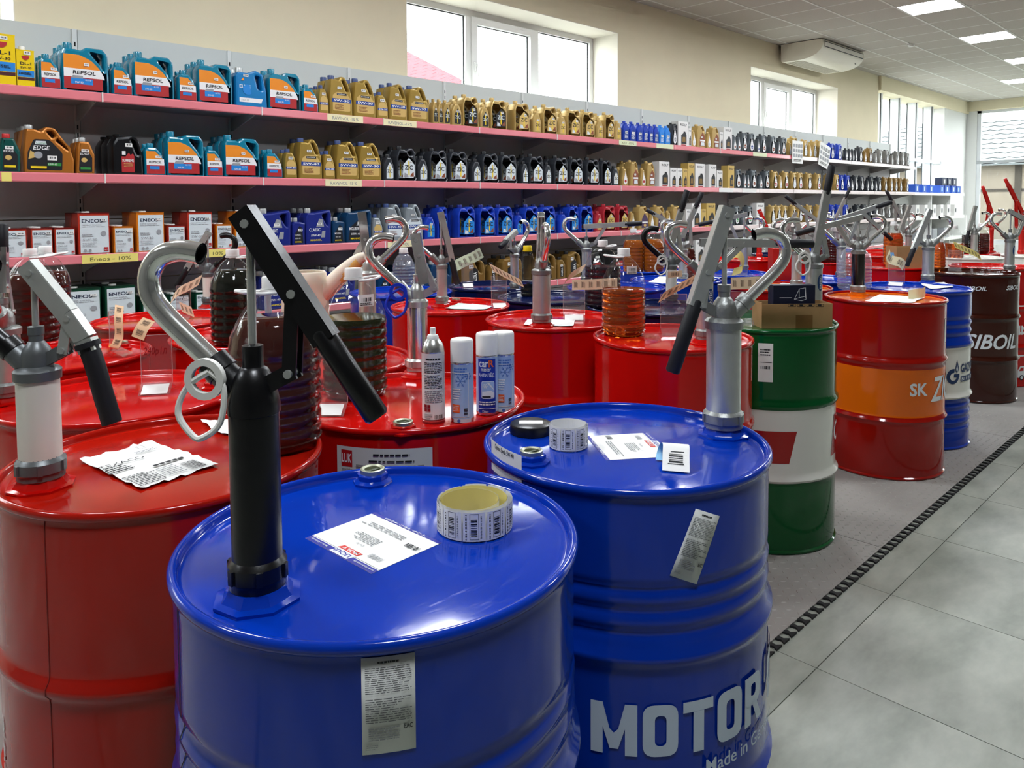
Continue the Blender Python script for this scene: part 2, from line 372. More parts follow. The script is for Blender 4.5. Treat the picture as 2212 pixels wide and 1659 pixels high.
WALLG = mat('grey_wall_paint', '7c7a74', .8); b = MB(); b.box(XB, XF, YR-.3, YR, 0, ZC+.1, WALLG); struct(b.build('wall_right', smooth=False))
b = MB(); b.box(XB-.3, XB, YR, YO, 0, ZC+.1, WALLG); struct(b.build('wall_back', smooth=False))
def rev(n, x0, x1):
    q = MB(); e = .006; y1 = YW+.36
    q.box(x0, x0+e, YW-.001, y1, WB, WT, REVM); q.box(x1-e, x1, YW-.001, y1, WB, WT, REVM); q.box(x0+e, x1-e, YW-.001, y1, WT-e, WT, REVM); q.box(x0+e, x1-e, YW-.02, y1, WB, WB+.03, PVC)
    struct(q.build(n, smooth=False))
wn = 0
for (x0, x1) in wins:
    wn += 1; rev('trim_%d' % (wn+2), x0, x1)
    root = struct(obj('window_%d' % wn, None, None, (x0+.007, YW+.361, WB+.031)))
    W = x1-x0-.014; H = WT-WB-.038; fw = .06; yb = .07
    fr = MB(); fr.box(0, fw, 0, yb, 0, H, PVC); fr.box(W-fw, W, 0, yb, 0, H, PVC); fr.box(fw, W-fw, 0, yb, H-fw, H, PVC); fr.box(fw, W-fw, 0, yb, 0, fw, PVC)
    m1, m2 = W*.345, W*.675
    for m_ in (m1, m2): fr.box(m_-.035, m_+.035, 0, yb, fw, H-fw, PVC)
    fr.build('window_frame', root, smooth=False)
    # opening sash in the middle
    s_ = MB(); a, c = m1+.036, m2-.036; sw = .07
    s_.box(a, a+sw, -.018, .05, fw+.002, H-fw-.002, PVC); s_.box(c-sw, c, -.018, .05, fw+.002, H-fw-.002, PVC); s_.box(a+sw, c-sw, -.018, .05, H-fw-.002-sw, H-fw-.002, PVC); s_.box(a+sw, c-sw, -.018, .05, fw+.002, fw+.002+sw, PVC); sash = s_.build('sash', root, smooth=False)
    h_ = MB(); h_.box(a+.02, a+.05, -.045, -.02, H*.45, H*.53, PVC); h_.tube([(a+.035, -.045, H*.5), (a+.035, -.06, H*.47), (a+.04, -.058, H*.4)], .009, PVC, smooth=4); h_.build('handle', sash)
    for k, (p, q) in enumerate(((fw, m1-.035), (a+sw, c-sw), (m2+.035, W-fw))):
        gk = MB()
        z0, z1 = (fw, H-fw) if k != 1 else (fw+.002+sw, H-fw-.002-sw)
        gk.box(q-.012, q, .028, .034, z0, z1, GASK); gk.box(p, q, .028, .034, z1-.008, z1, GASK); gk.build('gasket', root, smooth=False)
        gp = MB(); gp.box(p, q, .03, .034, z0, z1, GLASS); gp.build('pane', root, smooth=False)
# glazed strip beyond the shelving
root = struct(obj('window_4', None, None, (0, 0, 0)))
ALU = mat('white_aluminium', 'eef1f4', .35)
xsf = [OX0, 15.32, 16.3, 17.3, 18.3, OX1]
for x in xsf[1:-1]:
    q = MB(); q.box(x-.04, x+.04, YW+.10, YW+.30, OB, OT, ALU); m_ = q.build('mullion', root, smooth=False)
    q = MB(); q.box(x-.046, x-.04, YW+.1, YW+.12, OB, OT, GASK); q.box(x-.046, x-.04, YW+.28, YW+.3, OB, OT, GASK); q.build('gasket', m_, smooth=False)
for k in range(len(xsf)-1):
    q = MB(); q.box(xsf[k], xsf[k+1], YW+.06, YW+.26, 2.24, 2.3, ALU); q.build('transom', root, smooth=False)
    q = MB(); q.box(xsf[k], xsf[k+1], YW+.2, YW+.206, OB, OT, GLASS); q.build('pane', root, smooth=False)
root = struct(obj('window_5', None, None, (0, 0, 0)))
ys = [5.2, 3.85, 2.5, 1.15, -.2, -1.55, -2.9, -3.5]
q = MB(); q.box(XF+.02, XF+.1, 5.12, 5.2, .4, 3.52, ALU); q.box(XF+.02, XF+.1, -3.5, -3.4, .4, 3.52, ALU); q.box(XF+.02, XF+.1, -3.5, 5.2, .4, .5, ALU); q.box(XF+.02, XF+.1, -3.5, 5.2, 3.46, 3.52, ALU); q.build('window_frame', root, smooth=False)
for y in ys[1:-1]:
    q = MB(); q.box(XF+.02, XF+.12, y-.035, y+.035, .5, 3.46, ALU); q.build('mullion', root, smooth=False)
for a, c in zip(ys[:-1], ys[1:]):
    q = MB(); q.box(XF+.0, XF+.1, c, a, 2.29, 2.35, mat('grey_transom', 'b9bdc0', .4)); q.build('transom', root, smooth=False)
    q = MB(); q.box(XF+.05, XF+.056, c, a, .5, 3.46, GLASS); q.build('pane', root, smooth=False)

# ------------------------------------------------------------------ outside
GRASS = mat('pale_asphalt', '8f918e', .9, noise=.1, nscale=1)
b = MB(); b.box(-30, 90, 5.9, 70, -.5, -.2, GRASS); b.box(20.7, 90, -50, 5.9, -.5, -.2, GRASS); struct(b.build('ground_outside', smooth=False))
SLATE = mat('weathered_slate_sheet', '6e7374', .85, noise=.25, nscale=1.5, bump=.3, bscale=6)
BRICKW = mat('pale_block_wall', '7a7164', .9, noise=.15, nscale=2)
shed = thing('outbuilding', 'low outbuilding with grey slate roof seen through the far window', 'building', (31, 0, 0))
b = MB(); b.box(0, 7, -14, 13, -.3, 2.75, BRICKW); b.build('wall', shed, smooth=False)
b = MB(); b.box(-.02, 0, -14, 13, 1.75, 1.85, mat('concrete_band', '3a352e', .9)); b.box(-.03, 0, -14, 13, -.3, 1.0, mat('plinth', '6b655a', .9)); b.build('band', shed, smooth=False)
for k in range(5):
    b = MB(); b.box(-.05, .02, 11.5-k*5, 11.7-k*5, -.3, 2.75, mat('concrete_band')); b.build('pilaster', shed, smooth=False)
nrow = 10
sh = MB()
for c_ in range(54):
    y0 = -14.3+c_*.5
    sh.add([(0, y0, 0), (0, y0+.25, .05), (0, y0+.5, 0), (.78, y0+.5, 0), (.78, y0+.25, .05), (.78, y0, 0)], [(0, 1, 4, 5), (1, 2, 3, 4)], SLATE)
sh.add([(0, -14.3, -.06), (.78, -14.3, -.06), (.78, 12.7, -.06), (0, 12.7, -.06), (0, -14.3, 0), (0, 12.7, 0)], [(3, 2, 1, 0), (0, 4, 5, 3)], SLATE)
shm = sh.mesh('roof_sheet')
for k in range(nrow):
    o = obj('roof_sheet', shm, shed, (-.4+k*.62, 0, 2.72+k*.215)); o.rotation_euler = (0, -.30, 0)
b = MB(); b.obox((4, 9.4, 4.9), (.3, 0, 0), (0, .35, 0), (0, 0, .4), BRICKW); b.build('chimney', shed, smooth=False)
RT = mat('red_clay_tile', 'a83f47', .7, noise=.2, nscale=5)
house = thing('neighbour_house', 'white house with red tiled roof seen through the nearest window', 'building', (8.3, 13, 0))
b = MB(); b.box(-4, 4.2, 1, 7, -.3, 4.0, mat('white_render', 'efeeea', .9)); b.build('wall', house, smooth=False)
tr = MB()
for c_ in range(30):
    x0 = -4.4+c_*.3; tr.add([(x0, 0, 0), (x0+.15, 0, .06), (x0+.3, 0, 0), (x0+.3, .5, 0), (x0+.15, .5, .06), (x0, .5, 0), (x0, 0, -.07), (x0+.3, 0, -.07)], [(5, 4, 1, 0), (4, 3, 2, 1), (6, 7, 2, 1, 0)], RT)
trm = tr.mesh('tile_course')
for k in range(13):
    o = obj('tile_course', trm, house, (0, .4+k*.36, 3.85+k*.165)); o.rotation_euler = (.42, 0, 0)
pale = thing('pale_hall', 'tall pale rendered hall seen through the second window', 'building', (21, 18, 0))
PH = mat('pale_render', 'e6e8ea', .9)
b = MB(); b.box(-4, 16, 0, 8, -.3, 4.6, PH); b.build('wall', pale, smooth=False)
b = MB(); b.box(-4.3, 16.3, -.4, 8.4, 4.6, 4.85, mat('grey_fascia', 'a9b1b8', .8)); b.build('roof', pale, smooth=False)
for k in range(5):
    b = MB(); b.box(-2+k*3.6, -.6+k*3.6, -.03, .02, 1.2, 3, mat('dull_glass', '9aa6ae', .2)); b.build('window', pale, smooth=False)

# ------------------------------------------------------------------ air conditioner
ac = thing('air_conditioner', 'cream ceiling mounted air conditioner above the second window', 'air conditioner', (10.85, 0, 0))
ACM = mat('cream_appliance_plastic', 'f5efdc', .4); L_ = 1.5
def prism_x(prof, x0, x1, m, name, parent):
    n = len(prof); q = MB(); q.add([(x0, p[0], p[1]) for p in prof]+[(x1, p[0], p[1]) for p in prof], [(k, (k+1) % n, n+(k+1) % n, n+k) for k in range(n)]+[tuple(range(n))[::-1], tuple(range(n, 2*n))], m); return q.build(name, parent, ang=30)
pr = [(5.36, 3.73), (5.36, 3.49), (5.34, 3.47), (5.05, 3.47), (4.92, 3.49), (4.82, 3.53), (4.76, 3.585), (4.735, 3.63), (4.735, 3.70), (4.75, 3.73)]
prism_x(pr, 0, L_, ACM, 'housing', ac)
q = MB(); q.obox((L_/2, 4.737, 3.66), (L_/2-.06, 0, 0), (0, .012, 0), (0, 0, .032), mat('vent_white', 'fbf8ee', .4)); lv = q.build('louvre', ac)
q = MB()
for z in (3.625, 3.695): q.box(.05, L_-.05, 4.722, 4.73, z-.004, z+.004, GASK)
q.build('louvre_seal', ac, smooth=False)
for k in range(8):
    q = MB(); q.box(.08, L_-.08, 5.08+k*.03, 5.094+k*.03, 3.462, 3.472, mat('grille_cream', 'd9d2bf', .5)); q.build('grille_slat', ac, smooth=False)  # slats in a slightly darker cream than the housing
q = MB(); q.box(L_-.18, L_-.13, 4.80, 4.803, 3.535, 3.555, INK); q.build('badge', ac, smooth=False)

# ------------------------------------------------------------------ shelving
ZS = [2.048, 1.568, 1.0915, .645, .16]; YS = 4.951; YBK = 5.39
SHM = mat('grey_shelf_steel', 'c2c0bd', .45, metal=.1, noise=.05, nscale=4)
PANM = mat('light_panel_steel', 'd6dad6', .5)
PANG = mat('grey_panel_steel', 'dcd8d8', .5)
RAILP = mat('pink_price_rail', 'e58088', .25, coat=.4); RAILW = mat('pale_price_rail', 'eddcd8', .25, coat=.4)
EDGE = mat('rail_joint', 'e9dcd8', .4); UPM = mat('white_upright', 'e3e5e2', .45); SLOT = mat('slot_black', '0c0c0c', .9)
pb = MB(); pb.box(.002, .998, 0, .015, .003, .397, PANM); pbm_l = pb.mesh('back_panel', smooth=False)
pb = MB(); pb.box(.002, .998, 0, .015, .003, .397, PANG); pbm_g = pb.mesh('back_panel', smooth=False)
sb = MB(); sb.box(.004, .996, YS, YBK, -.03, 0, SHM); sb.box(.004, .996, YS, YS+.02, -.045, 0, SHM); sbm = sb.mesh('shelf_board', smooth=False)
def railmesh(m):
    r = MB(); r.add([(x, y, z) for x in (.008, .9985) for y, z in ((YS-.001, .006), (YS-.009, .004), (YS-.013, -.002), (YS-.016, -.044), (YS-.012, -.05), (YS-.001, -.05))], [(k, (k+1) % 6, 6+(k+1) % 6, 6+k)[::-1] for k in range(6)]+[(0, 1, 2, 3, 4, 5), (11, 10, 9, 8, 7, 6)], m); return r.mesh('price_rail', ang=20)
rmp, rmw = railmesh(RAILP), railmesh(RAILW)
jb = MB(); jb.box(.0, .008, YS-.017, YS, -.05, .006, EDGE); jbm = jb.mesh('rail_joint', smooth=False)
bk = MB(); bk.add([(x, y, z) for x in (.978, .986) for y, z in ((YS+.06, -.03), (YBK, -.03), (YBK, -.13), (YBK-.05, -.13), (YS+.06, -.05))], [(0, 1, 2, 3, 4)[::-1], (5, 6, 7, 8, 9)]+[(k, (k+1) % 5, 5+(k+1) % 5, 5+k) for k in range(5)], SHM); bkm = bk.mesh('bracket', smooth=False)
up = MB(); up.box(.968, .996, YBK-.012, YBK+.02, .05, 2.497, UPM)
for k in range(45):
    for s_ in (-.006,): up.box(.978, .986, YBK-.0128, YBK-.011, .1+k*.052, .128+k*.052, SLOT)
upm = up.mesh('upright', smooth=False)
NB = 16
for k in range(NB):
    x = -.5713+k
    t = thing('shelving_bay', ordw(k+1)+' steel shelving bay from the left along the window wall', 'shelving', (x, 0, 0), group='shelving bays along the window wall')
    for j in range(6): obj('back_panel', pbm_l if j >= 5 else pbm_g, t, (0, YBK, .1+.4*j))
    obj('upright', upm, t, (0, 0, 0))
    for i, z in enumerate(ZS):
        s_ = obj('shelf_board', sbm, t, (0, 0, z))
        pale_ = (i == 0 and k >= 11) or (i == 1 and k >= 9) or (i == 2 and k >= 9)
        obj('price_rail', rmw if pale_ else rmp, s_); obj('rail_joint', jbm, s_); obj('bracket', bkm, s_)
# low white shelf run beyond the bays
WSH = mat('white_shelf', 'f3f3ef', .4)
lowr = thing('low_shelf_run', 'low white shelf run beyond the last tall bay, under the glazing', 'shelving', (15.4287, 0, 0))
for i, z in enumerate((ZS[1], ZS[2], ZS[3])):
    L2 = 3.2 if i < 2 else 3.6
    q = MB(); q.box(.004, L2, YS+.02, YBK, -.03, 0, WSH); q.box(.004, L2, YS, YS+.02, -.05, .004, WSH)
    o = q.build('shelf_board', lowr, smooth=False); o.location = (0, 0, z)
q = MB(); q.box(.0, 3.6, YBK-.02, YBK, .05, ZS[1], WSH); q.build('back_panel', lowr, smooth=False)
for x in (1.2, 2.4, 3.57):
    q = MB(); q.box(x, x+.03, YS+.06, YBK, .05, ZS[2] if x > 3.3 else ZS[1]-.03, WSH); q.build('upright', lowr, smooth=False)
# price notices on the rails
TAGY = mat('yellow_tag', 'f3e27a', .6); TAGC = mat('cream_tag', 'f2e7b8', .6); TAGP = mat('pale_green_tag', 'dfe6bf', .6)
def notice(px0, px1, sh, txt, m, lab, bold=.01):
    z = ZS[sh]; a = atY(px0, 300, YS-.017).x; c = atY(px1, 300, YS-.017).x
    l = LB(); l.slab(0, -.048, c-a, .002, m, .001)
    if txt: l.text(txt, (c-a)/2, -.036, .022, INKG if m is TAGC else mat('olive_ink', '6f6a3a', .7), w=(c-a)*.72, al='C', bold=bold)
    o = obj('price_notice', l.mesh('notice'), None, (a, YS-.0175, z)); tag(o, lab, 'price notice', 'printed price notices on the shelf rails')
notice(168, 291, 2, 'Eneos - 10%', TAGY, 'yellow discount notice under the big red and orange tins')
notice(384, 490, 2, 'Eneos - 10%', TAGY, 'yellow discount notice under the second big red tin')
notice(0, 22, 1, '', TAGY, 'blank yellow notice at the left end of the second shelf')
notice(708, 785, 0, 'RAVENOL -15 %', TAGC, 'cream discount notice under the first tall gold jugs, top shelf')
notice(829, 900, 0, 'RAVENOL -15 %', TAGC, 'cream discount notice under the last tall gold jugs, top shelf')
notice(701, 780, 1, 'RAVENOL -15 %', TAGC, 'cream discount notice under the tall gold jugs, second shelf')
notice(834, 912, 2, 'RAVENOL -15 %', TAGC, 'cream discount notice under the silver jugs, third shelf')
notice(1337, 1375, 0, 'XEX -15 %', TAGP, 'small pale green notice under the first dark blue bottles')
notice(1418, 1455, 0, '', TAGP, 'small pale green notice under the light blue bottles')
notice(1627, 1657, 0, '', TAGP, 'small pale notice under the grey bottles with white labels')
notice(1554, 1585, 1, '', PAPER, 'white paper notice at the gold carton, second shelf')
notice(1605, 1635, 1, '', PAPER, 'white paper notice under the grey jugs, second shelf')
# ------------------------------------------------------------------ drums
ZT = .872; ZR = .885
RED = drum_paint('red_drum_enamel', 'c20d09'); BLUE = drum_paint('blue_drum_enamel', '0434a8'); GREEN = drum_paint('green_drum_enamel', '035324'); NAVY = drum_paint('navy_drum_enamel', '0a1640')
ORANGE = drum_paint('orange_drum_enamel', 'e86a0c'); DRED = drum_paint('deep_red_drum_enamel', 'a01008'); BROWN = drum_paint('brown_drum_enamel', '3a140b'); WHITE = drum_paint('white_drum_enamel', 'e9e7dd'); MBLUE = drum_paint('mid_blue_drum_enamel', '0c55b4')
BRED = drum_paint('brick_red_drum_enamel', 'b0170a')
def prof_body(corr):
    p = [(.0, .010), (.27, .010), (.281, .0075), (.290, .010), (.291, .017), (.284, .022)]
    z = .02; hoops = (.30, .588)
    n = 86
    for i in range(1, n):
        z = .024+i*(.868-.024)/n; r = .2855
        for h in hoops: r += .0115*math.exp(-((z-h)/.011)**2)
        for c in (corr or ()): 
            if c[0] < z < c[1]: r += .0038*sin(2*PI*(z-c[0])/c[2])-.002
        p.append((r, z))
    return p+[(.284, .868), (.287, .872)]
DB = {}
def drum(key, x, y, label, body, top=None, bands=None, corr=None, rim=None, lid=None, rz=0, group='oil drums standing in rows'):
    t = thing('oil_drum', label, 'oil drum', (x, y, 0), rz, group)
    bands = bands or []; top = top or body
    def zm(z):
        for a, c, m in bands:
            if a <= z < c: return m
        return body
    k = ('body', body.name, tuple((a, c, m.name) for a, c, m in bands), tuple(corr or ()))
    if k not in DB:
        q = MB(); q.lathe(prof_body(corr), body, 72, zm=zm, caps=False); DB[k] = q.mesh('drum_body', ang=60)
    obj('drum_body', DB[k], t)
    k = ('rim', (rim or body).name)
    if k not in DB:
        q = MB(); q.lathe([(.2785, .868), (.2795, .880), (.282, .8845), (.286, .8858), (.290, .8845), (.2925, .881), (.2925, .875), (.290, .870), (.285, .868)], rim or body, 96, caps=False); DB[k] = q.mesh('rim', ang=80)
    obj('rim', DB[k], t)
    k = ('top', top.name)
    if k not in DB:
        q = MB(); q.lathe([(.2805, .876), (.2785, .8725), (.274, .8705), (.262, .8708), (.255, .872), (.0, .872)], top, 96, caps=False); DB[k] = q.mesh('drum_top', ang=60)
    obj('drum_top', DB[k], t)
    return t
A_ = lambda s: s
CB = ((.60, .80, .042),); CB2 = ((.60, .80, .042), (.08, .26, .045))
DR = {}
def D(k, x, y, lab, *a, **kw): DR[k] = drum(k, x, y, lab, *a, **kw); return DR[k]
D('a1', .633, .931, 'nearest blue drum with black pump, paper label and yellow sticker roll', BLUE, corr=((.60, .72, .04),))
D('a2', 1.252, .952, 'blue drum with big white lettering, second nearest, steel pump', BLUE, corr=((.60, .72, .04),))
D('b1', .543, 1.527, 'big red drum at the left edge with crumpled paper sheet', BRED)
D('b2', 1.15, 1.552, 'red drum with four spray cans standing on it', RED)
D('b3', 2.377, 1.588, 'red drum behind the lettered blue drum, half full amber jug on it', RED, corr=((.10, .26, .05), (.33, .55, .05)))
D('b4', 2.969, 1.531, 'green and white drum with a cardboard box on top', GREEN, bands=[(.31, .575, WHITE), (.288, .31, WHITE)])
D('b5', 4.15, 1.466, 'red drum with orange band and orange top', DRED, top=ORANGE, bands=[(.315, .555, ORANGE)])
D('b6', 4.756, 1.51, 'blue and white drum just behind the orange banded one', BLUE, bands=[(.315, .575, WHITE), (.29, .315, WHITE)], corr=((.60, .74, .045), (.1, .27, .045)))
D('b7', 6.078, 1.56, 'dark brown drum with white lettering', BROWN)
D('b8', 6.72, 1.59, 'red drum with two white stripes at the right edge', RED, bands=[(.60, .615, WHITE), (.40, .412, WHITE)])
D('c1', .64, 2.124, 'red drum at the left edge behind the crumpled sheet drum', RED)
D('c2', 1.24, 2.15, 'red drum under the cream measuring jug', RED)
D('c3', 2.394, 2.202, 'red drum behind the spray cans, with plain steel pump', RED)
D('c4', 2.995, 2.135, 'navy drum with the dark purple jug', NAVY)
D('c5', 4.25, 2.09, 'red drum with orange top behind the green one', DRED, top=ORANGE)
D('c6', 4.855, 2.15, 'blue drum behind the empty clear jug', BLUE)
D('c7', 6.2, 2.16, 'red drum with an open cardboard box on top', RED)
D('c8', 7.7, 2.02, 'white drum behind the brown one', WHITE)
D('c9', 8.36, 2.2, 'red drum far back behind the white drums', RED)
D('c10', 8.32, 1.6, 'white drum at the right edge of the view', WHITE)
D('d1', .66, 2.857, 'red drum with the amber jug at the left edge', RED)
D('d2', 1.296, 2.762, 'red drum with the nearly black jug', RED)
D('d3', 2.375, 2.87, 'red drum with green and white sheet behind the blue hook pump', RED)
D('d4', 2.97, 2.74, 'navy drum with a grey label strip and yellow capped bottle', NAVY)
D('d5', 4.2, 2.78, 'blue drum covered by a white paper sheet', BLUE)
D('d6', 4.85, 2.78, 'blue drum behind the sheet covered one', BLUE)
D('d7', 6.4, 2.77, 'red drum with two dark jugs', RED)
D('d8', 3.585, 2.79, 'blue drum with fluted pump behind the purple jug', BLUE)
D('d10', 8.1, 2.8, 'red drum in the fourth row beyond the other red ones', RED)
D('e6', 7.0, 3.42, 'dark navy drum far back beside the shelves', NAVY)
D('e7', 8.0, 3.42, 'blue drum far back beside the shelves', BLUE)
D('b9', 9.1, 1.62, 'red drum behind the last white drums', RED)
D('d9', 7.4, 2.8, 'red drum far back in the fourth row', RED)
D('e1', 1.214, 3.433, 'red drum nearest the green tins on the low shelf', RED)
D('e2', 2.565, 3.54, 'blue drum under the empty ribbed jug', BLUE)
D('e3', 3.16, 3.38, 'navy drum behind the red ones near the brown jugs', NAVY)
D('e4', 4.7, 3.42, 'blue drum under the pair of amber jugs', BLUE)
D('e5', 6.2, 3.4, 'red drum with the red pump near the shelves', RED)
for k, (dx, dy, m) in dict(a1=(.128, .214, BLUE), a2=(-.215, .06, BLUE), b1=(.23, -.1, RED), b2=(-.17, -.2, RED), c1=(.22, -.06, RED), c3=(.07, .13, RED), d1=(.21, .02, RED), c5=(-.06, .12, ORANGE), d3=(.12, .1, RED)).items():
    q = MB(); q.lathe([(.036, 0), (.036, .004), (.028, .008), (.028, .016), (.024, .018), (.0, .018)], m, 8); fl = q.build('bung_flange', DR[k], ang=30); fl.location = (dx, dy, ZT)
    q = MB(); q.lathe([(.0, .0185), (.014, .0185), (.0145, .024), (.019, .026), (.022, .025), (.022, .0175)], mat('galvanised_bung', 'b9bda4', .35, .9), 20); q.box(-.012, .012, -.003, .003, .0185, .0225, mat('bung_slot', '4b5340', .5)); q.build('bung', fl)
# drum prints
def wraplab(key, px, py, l, name='label', r=.2868, label=None, cut=.02):
    """wrap a print round a drum with its origin below pixel (px,py)"""
    t = DR[key]; c = Vector(t.location); d = ray(px, py); o2 = Vector((CAMP.x-c.x, CAMP.y-c.y)); dd = Vector((d.x, d.y)); A = dd.dot(dd); B = 2*o2.dot(dd); Cc = o2.dot(o2)-r*r; disc = B*B-4*A*Cc
    tt = (-B-math.sqrt(max(disc, 0)))/(2*A); P = CAMP+d*tt; a = math.atan2(P.y-c.y, P.x-c.x)
    me = l.mesh(name, wrap=r, cut=cut); o = obj(name, me, t, (0, 0, P.z)); o.rotation_euler = (0, 0, a+PI/2-t.rotation_euler.z)
    if label: o['label'] = label
    return o
LET = mat('pale_lettering', 'c9d6e6', .4); LETW = mat('white_lettering', 'eceff0', .4)
def bold_word(l, word, x, z, h, m, gap=.016):
    """heavy block letters"""
    st = h*.23; w = h*.62
    def ring(x, z, w, h, st, m):
        k = min(w, h)*.34; o = fillet([(x, z, k), (x+w, z, k), (x+w, z+h, k), (x, z+h, k)], 5); k2 = k*.45; i = fillet([(x+st, z+st*.9, k2), (x+w-st, z+st*.9, k2), (x+w-st, z+h-st*.9, k2), (x+st, z+h-st*.9, k2)], 5)
        n = len(o); l.mb.add([(p[0], l.y, p[1]) for p in o+i], [(j, (j+1) % n, n+(j+1) % n, n+j) for j in range(n)], m); l.y -= l.st
    for ch in word:
        if ch == 'M': W = h*.88; l.poly([(x, z), (x+st, z), (x+st, z+h*.52), (x+W*.5-st*.35, z+h*.12), (x+W*.5-st*.35, z+h*.5), (x+st, z+h), (x, z+h)], m); l.poly([(x+W*.5-st*.36, z+h*.12), (x+W*.5+st*.36, z+h*.12), (x+W*.5+st*.36, z+h*.51), (x+W*.5, z+h*.43), (x+W*.5-st*.36, z+h*.51)], m); l.poly([(x+W, z), (x+W, z+h), (x+W-st, z+h), (x+W*.5+st*.35, z+h*.5), (x+W*.5+st*.35, z+h*.12), (x+W-st, z+h*.52), (x+W-st, z)], m)
        elif ch == 'O': W = w*1.1; ring(x, z, W, h, st, m)
        elif ch == 'T': W = w*1.05; l.rect(x, z+h-st*.9, x+W, z+h, m); l.rect(x+W/2-st/2, z, x+W/2+st/2, z+h-st*.9, m)
        elif ch == 'R': W = w; l.rect(x, z, x+st, z+h, m); ring(x, z+h*.38, W, h*.62, st*.9, m); l.rect(x, z+h*.8, x+W*.4, z+h, m); l.poly([(x+W*.42, z+h*.42), (x+W*.75, z), (x+W*1.08, z), (x+W*.72, z+h*.42)], m)
        elif ch == 'I': W = st; l.rect(x, z, x+st, z+h, m)
        elif ch == 'L': W = w*.85; l.rect(x, z, x+st, z+h, m); l.rect(x+st, z, x+W, z+st*.9, m)
        else: W = w*.45
        x += W+gap
    return x
l = LB(); bold_word(l, 'MOTOR OIL', 0, 0, .092, LET, gap=.009); l.text('Made in Germany', .205, -.05, .033, LET, w=.24, bold=.01)
wraplab('a2', 1276, 1620, l, 'lettering', r=.2872, cut=.012)
EACS = mat('receipt_grey', 'eceeea', .7); INKM = mat('faded_ink', '5a5c5e', .7)
def leaflet(seed, w_=.075, h_=.17):
    l = LB(); l.slab(0, 0, w_, h_, EACS, .0004); l.lines(w_*.3, h_*.93, w_*.7, h_*.96, 1, INK, 0, .7, seed); l.lines(w_*.07, h_*.62, w_*.93, h_*.9, 13, INKM, .3, .32, seed+1); l.lines(w_*.07, h_*.32, w_*.93, h_*.58, 11, INKM, .4, .32, seed+2); l.lines(w_*.12, h_*.14, w_*.7, h_*.28, 6, INKG, .3, .45, seed+3); l.lines(w_*.08, h_*.05, w_*.3, h_*.11, 3, INKG, .3, .4, seed+4)
    l.text('EAC', w_*.78, h_*.24, h_*.05, INK, w=w_*.16, bold=.02); return l
l = leaflet(3, .060, .112); wraplab('a1', 783, 1632, l, 'leaflet', r=.2868).rotation_euler.x = 0
l = leaflet(5, .054, .122)
c_, s_ = cos(-.40), sin(-.40); l.mb.v = [(x*c_-z*s_, y, x*s_+z*c_) for x, y, z in l.mb.v]
wraplab('a2', 1447, 1243, l, 'leaflet', r=.2868)
l = LB(); l.rect(0, 0, .12, .06, PAPER); l.text('Optima Synth 5W-40', .06, .045, .012, INK, w=.075, al='C', bold=.01); wraplab('a2', 1062, 1012, l, 'label', r=.2866)
LUKG = mat('label_grey', 'd3d6d3', .6); LUKR = mat('label_red', 'b5141c', .5)
l = LB(); l.rect(0, 0, .22, .13, LUKG); l.rect(.012, .085, .04, .122, LUKR); l.text('LUK', .014, .094, .02, LETW, w=.024, bold=.02); l.text('ЛУКОЙЛ', .012, .074, .008, INK, w=.028, bold=.01); l.rect(.012, .03, .04, .068, LUKR)
l.lines(.09, .112, .17, .120, 1, INK, 0, .5, 1); l.lines(.08, .098, .18, .106, 1, INK, .2, .4, 2); l.lines(.05, .02, .21, .094, 12, INKG, .1, .55, 3); wraplab('b2', 730, 1085, l, 'label')
l = LB(); l.text('BLEND', 0, 0, .03, LETW, w=.12, bold=.02, shear=.2, rot=-PI/2); wraplab('b1', 2, 1540, l, 'lettering')
GRED = drum_paint('print_red', 'a50f10')
l = LB(); l.poly([(-.12, 0), (.095, 0), (.125, .125), (-.12, .125)], GRED); wraplab('b4', 1650, 1000, l, 'red_panel', r=.2868)
l = LB(); l.poly([(0, 0), (.1, 0), (.1, .16), (.03, .16)], GRED); l.text('C', .03, .05, .08, LETW, bold=.02); wraplab('b4', 1795, 985, l, 'red_emblem', r=.2868)
l = LB(); l.rect(0, 0, .055, .15, PAPER); l.lines(.008, .1, .045, .13, 3, INK, .2, .5, 4); l.rect(.006, .075, .05, .077, INK); l.bars(.01, .05, .045, .062, INK, 8); wraplab('b4', 1637, 824, l, 'label')
l = LB(); l.text('SK', 0, .035, .064, LETW, w=.095, bold=.03); l.text('ZIC', .115, 0, .125, LETW, w=.22, bold=.02, shear=.25); wraplab('b5', 1965, 872, l, 'lettering', r=.287)
l = LB(); l.rect(0, 0, .03, .12, PAPER); wraplab('b5', 2040, 740, l, 'label')
GB = mat('gas_blue', '12305f', .4)
l = LB()
n_ = 28
arc = [(.045+.042*cos(t), .045+.042*sin(t)) for t in [PI*.42+i*(PI*1.58)/n_ for i in range(n_+1)]]; inner = [(.047+.022*cos(t), .043+.022*sin(t)) for t in [PI*2.0-i*(PI*1.58)/n_ for i in range(n_+1)]]
for i in range(n_): l.mb.add([(arc[i][0], 0, arc[i][1]), (arc[i+1][0], 0, arc[i+1][1]), (inner[n_-i-1][0], 0, inner[n_-i-1][1]), (inner[n_-i][0], 0, inner[n_-i][1])], [(0, 1, 2, 3)], GB)
l.rect(.05, .04, .09, .058, GB); l.poly([(.064, .07), (.072, .062), (.082, .078), (.083, .095), (.071, .135), (.06, .095), (.059, .08)], GB); l.poly([(.067, .075), (.074, .072), (.077, .085), (.071, .11), (.065, .088)], LETW)
l.text('GAZPROM', .1, .062, .05, GB, w=.21, bold=.03); l.rect(.1, .012, .32, .042, GB); l.text('N  E  F  T', .108, .018, .018, LETW, w=.13, bold=.02); wraplab('b6', 2043, 832, l, 'lettering', r=.287)
